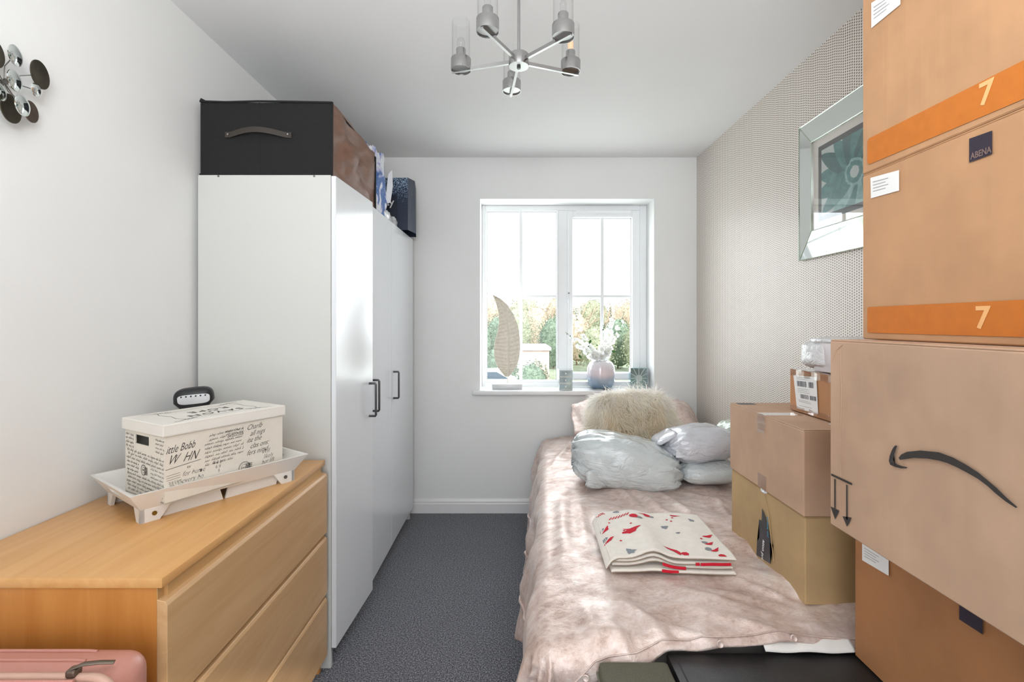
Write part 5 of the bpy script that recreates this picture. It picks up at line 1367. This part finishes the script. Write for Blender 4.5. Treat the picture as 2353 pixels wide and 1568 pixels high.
# mirrored mini drawers
MY = 3.235; mx0, mx1, mxs = wx(1284, MY), wx(1314, MY), None
MT = Matrix.Translation((wx(1314, MY), MY, SZ)) @ Matrix.Rotation(R(0), 4, 'Z')
jb = thing('trinket_drawers', 'small mirrored three-drawer trinket box beside the vase', 'trinket box', (wx(1300, 3.28), 3.28, SZ))
jx0, jx1 = wx(1284.5, MY), wx(1315, MY); jy0, jy1 = MY, MY+.12; jt = wz(851, MY)
put('case', B(jx0, jx1, jy0+.003, jy1, SZ, jt, .0015), 'mirror', jb)
JS = Matrix.Shear if 0 else None
put('side_panel', B(jx1, jx1+.0015, jy0+.002, jy1, SZ+.002, jt-.001), pm('blue_grey_mirror', (150, 174, 182), .12, .85), jb)
hh = (jt-SZ-.004)/3
for k in range(3):
    z0 = SZ+.003+k*hh
    d = put('drawer', B(jx0+.002, jx1-.002, jy0-.002, jy0+.003, z0+.0015, z0+hh-.0015, .0015), pm('grey_mirror%d' % k, (178, 192, 196), .1, .85), jb)
    put('knob', superell(NB(), ((jx0+jx1)/2, jy0-.007, z0+hh/2), (.006, .006, .006), 1, 1, 12, 8), 'shade' if 0 else 'white', d, smooth=60)
    put('drawer_edge', ringbox(NB(), jx0+.002, jx1-.002, z0+.0015, z0+hh-.0015, jx0+.004, jx1-.004, z0+.0035, z0+hh-.0035, jy0-.0028, jy0-.0018, 0), 'white', d)
# vase
VXc, VYc = wx(1381, 3.33), 3.33
vr = 30.5/F*3.33; vt = wz(829, VYc)
vs_ = thing('vase', 'fluted pink to blue ombre vase on the window sill', 'vase', (VXc, VYc, SZ))
hv = vt-SZ
prof = [(0, SZ), (vr*.55, SZ), (vr*.80, SZ+.06*hv), (vr*.95, SZ+.18*hv), (vr, SZ+.35*hv), (vr, SZ+.68*hv), (vr*.95, SZ+.82*hv), (vr*.80, SZ+.94*hv), (vr*.55, SZ+hv), (vr*.5, SZ+hv), (vr*.5, SZ+.96*hv), (vr*.7, SZ+.9*hv), (vr*.9, SZ+.7*hv), (vr*.9, SZ+.2*hv), (0, SZ+.05*hv)]
put('vase_body', lathe(NB(), prof, (VXc, VYc), 96, lambda a: 1+.035*abs(math.cos(a*5))), 'vase', vs_, smooth=70)
# flowers
def petal_mesh(s, rng):
    bm = NB()
    for k in range(5):
        a = 2*PI*k/5+rng.uniform(-.2, .2); ax = Vector((math.cos(a), math.sin(a), 0)); n = Vector((-ax.y, ax.x, 0))
        rows = []
        for t, w_, z in ((0, .12, 0), (.35, .42, .10), (.7, .50, .20), (1.0, .28, .22), (1.08, .08, .18)):
            c = ax*t*s+Vector((0, 0, z*s)); rows.append([bm.verts.new(c-n*w_*s+Vector((0, 0, .08*s))), bm.verts.new(c), bm.verts.new(c+n*w_*s+Vector((0, 0, .08*s)))])
        for a_, b_ in zip(rows, rows[1:]):
            for q in range(2): bm.faces.new((a_[q], a_[q+1], b_[q+1], b_[q]))
    return bm
rng = random.Random(11)
pmesh = []
for k in range(4):
    bm = petal_mesh(1.0, rng); me = bpy.data.meshes.new('petals'); bm.to_mesh(me); bm.free(); me.materials.append(M['petal'])
    for p in me.polygons: p.use_smooth = True
    pmesh.append(me)
bmx = superell(NB(), (0, 0, .12), (.16, .16, .14), 1, 1, 8, 6); cmesh = bpy.data.meshes.new('flower_centre'); bmx.to_mesh(cmesh); bmx.free(); cmesh.materials.append(M['pcentre'])
sprays = [('white flower spray with dark buds leaning far left', [(1385, 832), (1352, 800), (1330, 760), (1321, 714)], 0, .30, 5, 20),
          ('white flower spray bending low left, bud tip over the window handle stile', [(1382, 832), (1350, 806), (1322, 786), (1301, 764)], -.03, .30, 4, 12),
          ('tallest white flower spray, upright in the middle', [(1384, 832), (1394, 790), (1402, 750), (1404, 704)], .02, .26, 6, 16),
          ('white flower spray leaning right with pale tip', [(1386, 832), (1402, 792), (1420, 758), (1435, 716)], 0, .26, 4, 13),
          ('short white flower spray with two dark buds at front centre', [(1383, 832), (1384, 802), (1386, 775), (1387, 748)], -.05, .3, 5, 12),
          ('low white flower spray spilling over the vase rim', [(1383, 832), (1372, 818), (1362, 806), (1352, 796)], -.06, .3, 1, 9)]
for lab_, pts, dy, fl0, nb, nf in sprays:
    key_ = (lab_, pts, dy, fl0, nb, nf); nf = int(nf*1.45)
    P = []
    for i, (px, py) in enumerate(pts):
        y = VYc+dy*i/3; P.append(Vector((wx(px, y), y, wz(py, y))))
    P[0] = Vector((VXc+rng.uniform(-.02, .02), VYc+rng.uniform(-.02, .02), SZ+.07)); P.insert(1, Vector(((P[1].x*.35+VXc*.65), VYc, vt+.01)))
    t = thing('flower_spray', lab_, 'flowers', tuple(P[0]), 'white flower sprays in the ombre vase')
    put('stem', tube(NB(), P, .0018, 6), 'stem', t, smooth=60)
    def at_(u):
        k = u*(len(P)-1); i = min(int(k), len(P)-2); return P[i].lerp(P[i+1], k-i)
    T0 = Matrix.Translation(-Vector(t.location))
    for k in range(nf):
        u = .30+.56*k/nf; s = .0225*(1.15-.5*(k/nf))
        out = Vector((rng.gauss(0, 1), rng.gauss(-.6, .8), rng.gauss(.2, .6))).normalized()
        p = at_(u)+out*rng.uniform(.012, .026)
        o = bpy.data.objects.new('blossom', pmesh[k % 4]); C.objects.link(o); o.parent = t
        o.location = p-Vector(t.location); o.rotation_euler = out.to_track_quat('Z', 'Y').to_euler(); o.scale = (s, s, s)
        o2 = bpy.data.objects.new('flower_centre', cmesh); C.objects.link(o2); o2.parent = o
    for k in range(nb):
        u = .86+.14*k/max(1, nb-1) if nb > 1 else 1; out = Vector((rng.gauss(0, 1), rng.gauss(0, .5), rng.gauss(0, .4))).normalized()
        p = at_(min(u, .99))+out*.006; r_ = .0042-.0018*(k/nb)
        put('bud', superell(NB(), tuple(p), (r_, r_, r_*1.2), 1, 1, 8, 6), 'bud' if k < nb-1 or nb < 3 else 'stem', t, smooth=60)
    lp = {0: (1356, 786, .5), 1: (1333, 820, -.6), 3: (1410, 808, -1.2), 4: (1372, 794, -1.0)}.get(sprays.index(key_))
    if lp:
        y = VYc-.07; c = Vector((wx(lp[0], y), y, wz(lp[1], y))); an = lp[2]
        ax = Vector((math.sin(an), -.1, math.cos(an))); n = ax.cross(Vector((0, -1, 0))).normalized(); bm = NB(); rows = []
        L = .03 if lp[0] != 1372 else .015
        for tt in [i/8 for i in range(9)]:
            w_ = .009*math.sin(PI*min(1, tt*.95+.03))**.7*L/.03; q = c+ax*L*(tt-.5)+Vector((0, .003*math.sin(PI*tt), 0)); rows.append([bm.verts.new(q-n*w_), bm.verts.new(q+Vector((0, .002, 0))), bm.verts.new(q+n*w_)])
        for a_, b_ in zip(rows, rows[1:]):
            for q in range(2): bm.faces.new((a_[q], a_[q+1], b_[q+1], b_[q]))
        put('leaf', bm, 'leaf', t, smooth=60)
# sunburst mirrored block at the right
SY = 3.33; s0, s1 = wx(1449, SY), wx(1487, SY); stp = wz(846, SY)
sbk = thing('tealight_block', 'small mirrored ornament with sunburst cut, right end of the sill', 'ornament', ((s0+s1)/2, SY, SZ))
put('mirror_block', B(s0, s1, SY, SY+.05, SZ, stp, .002), pm('teal_mirror', (160, 190, 194), .12, .8), sbk)
cx_, cz_ = (s0+s1)/2, (SZ+stp)/2
for k in range(24):
    a = 2*PI*k/24; r0, r1 = .026, .052
    def clampp(r): 
        x = r*math.cos(a); z = r*math.sin(a); m_ = max(abs(x)/((s1-s0)/2-.003), abs(z)/((stp-SZ)/2-.003), 1); return Vector((cx_+x/m_, SY-.001, cz_+z/m_))
    put('cut_ray', tube(NB(), [clampp(r0), clampp(.08)], .0014, 4), 'chrome' if k % 2 else 'white', sbk)
put('glass_disc', cyl(NB(), (cx_, SY-.003, cz_), (cx_, SY, cz_), .024, n=28), pm('pale_glass_disc', (205, 214, 214), .15, .4), sbk)
bm = NB()
for k in range(9): box(bm, s1+.001, s1+.004, SY+.004, SY+.046, SZ+.006+k*.0125, SZ+.013+k*.0125, .001)
put('side_beads', bm, 'gasket', sbk)
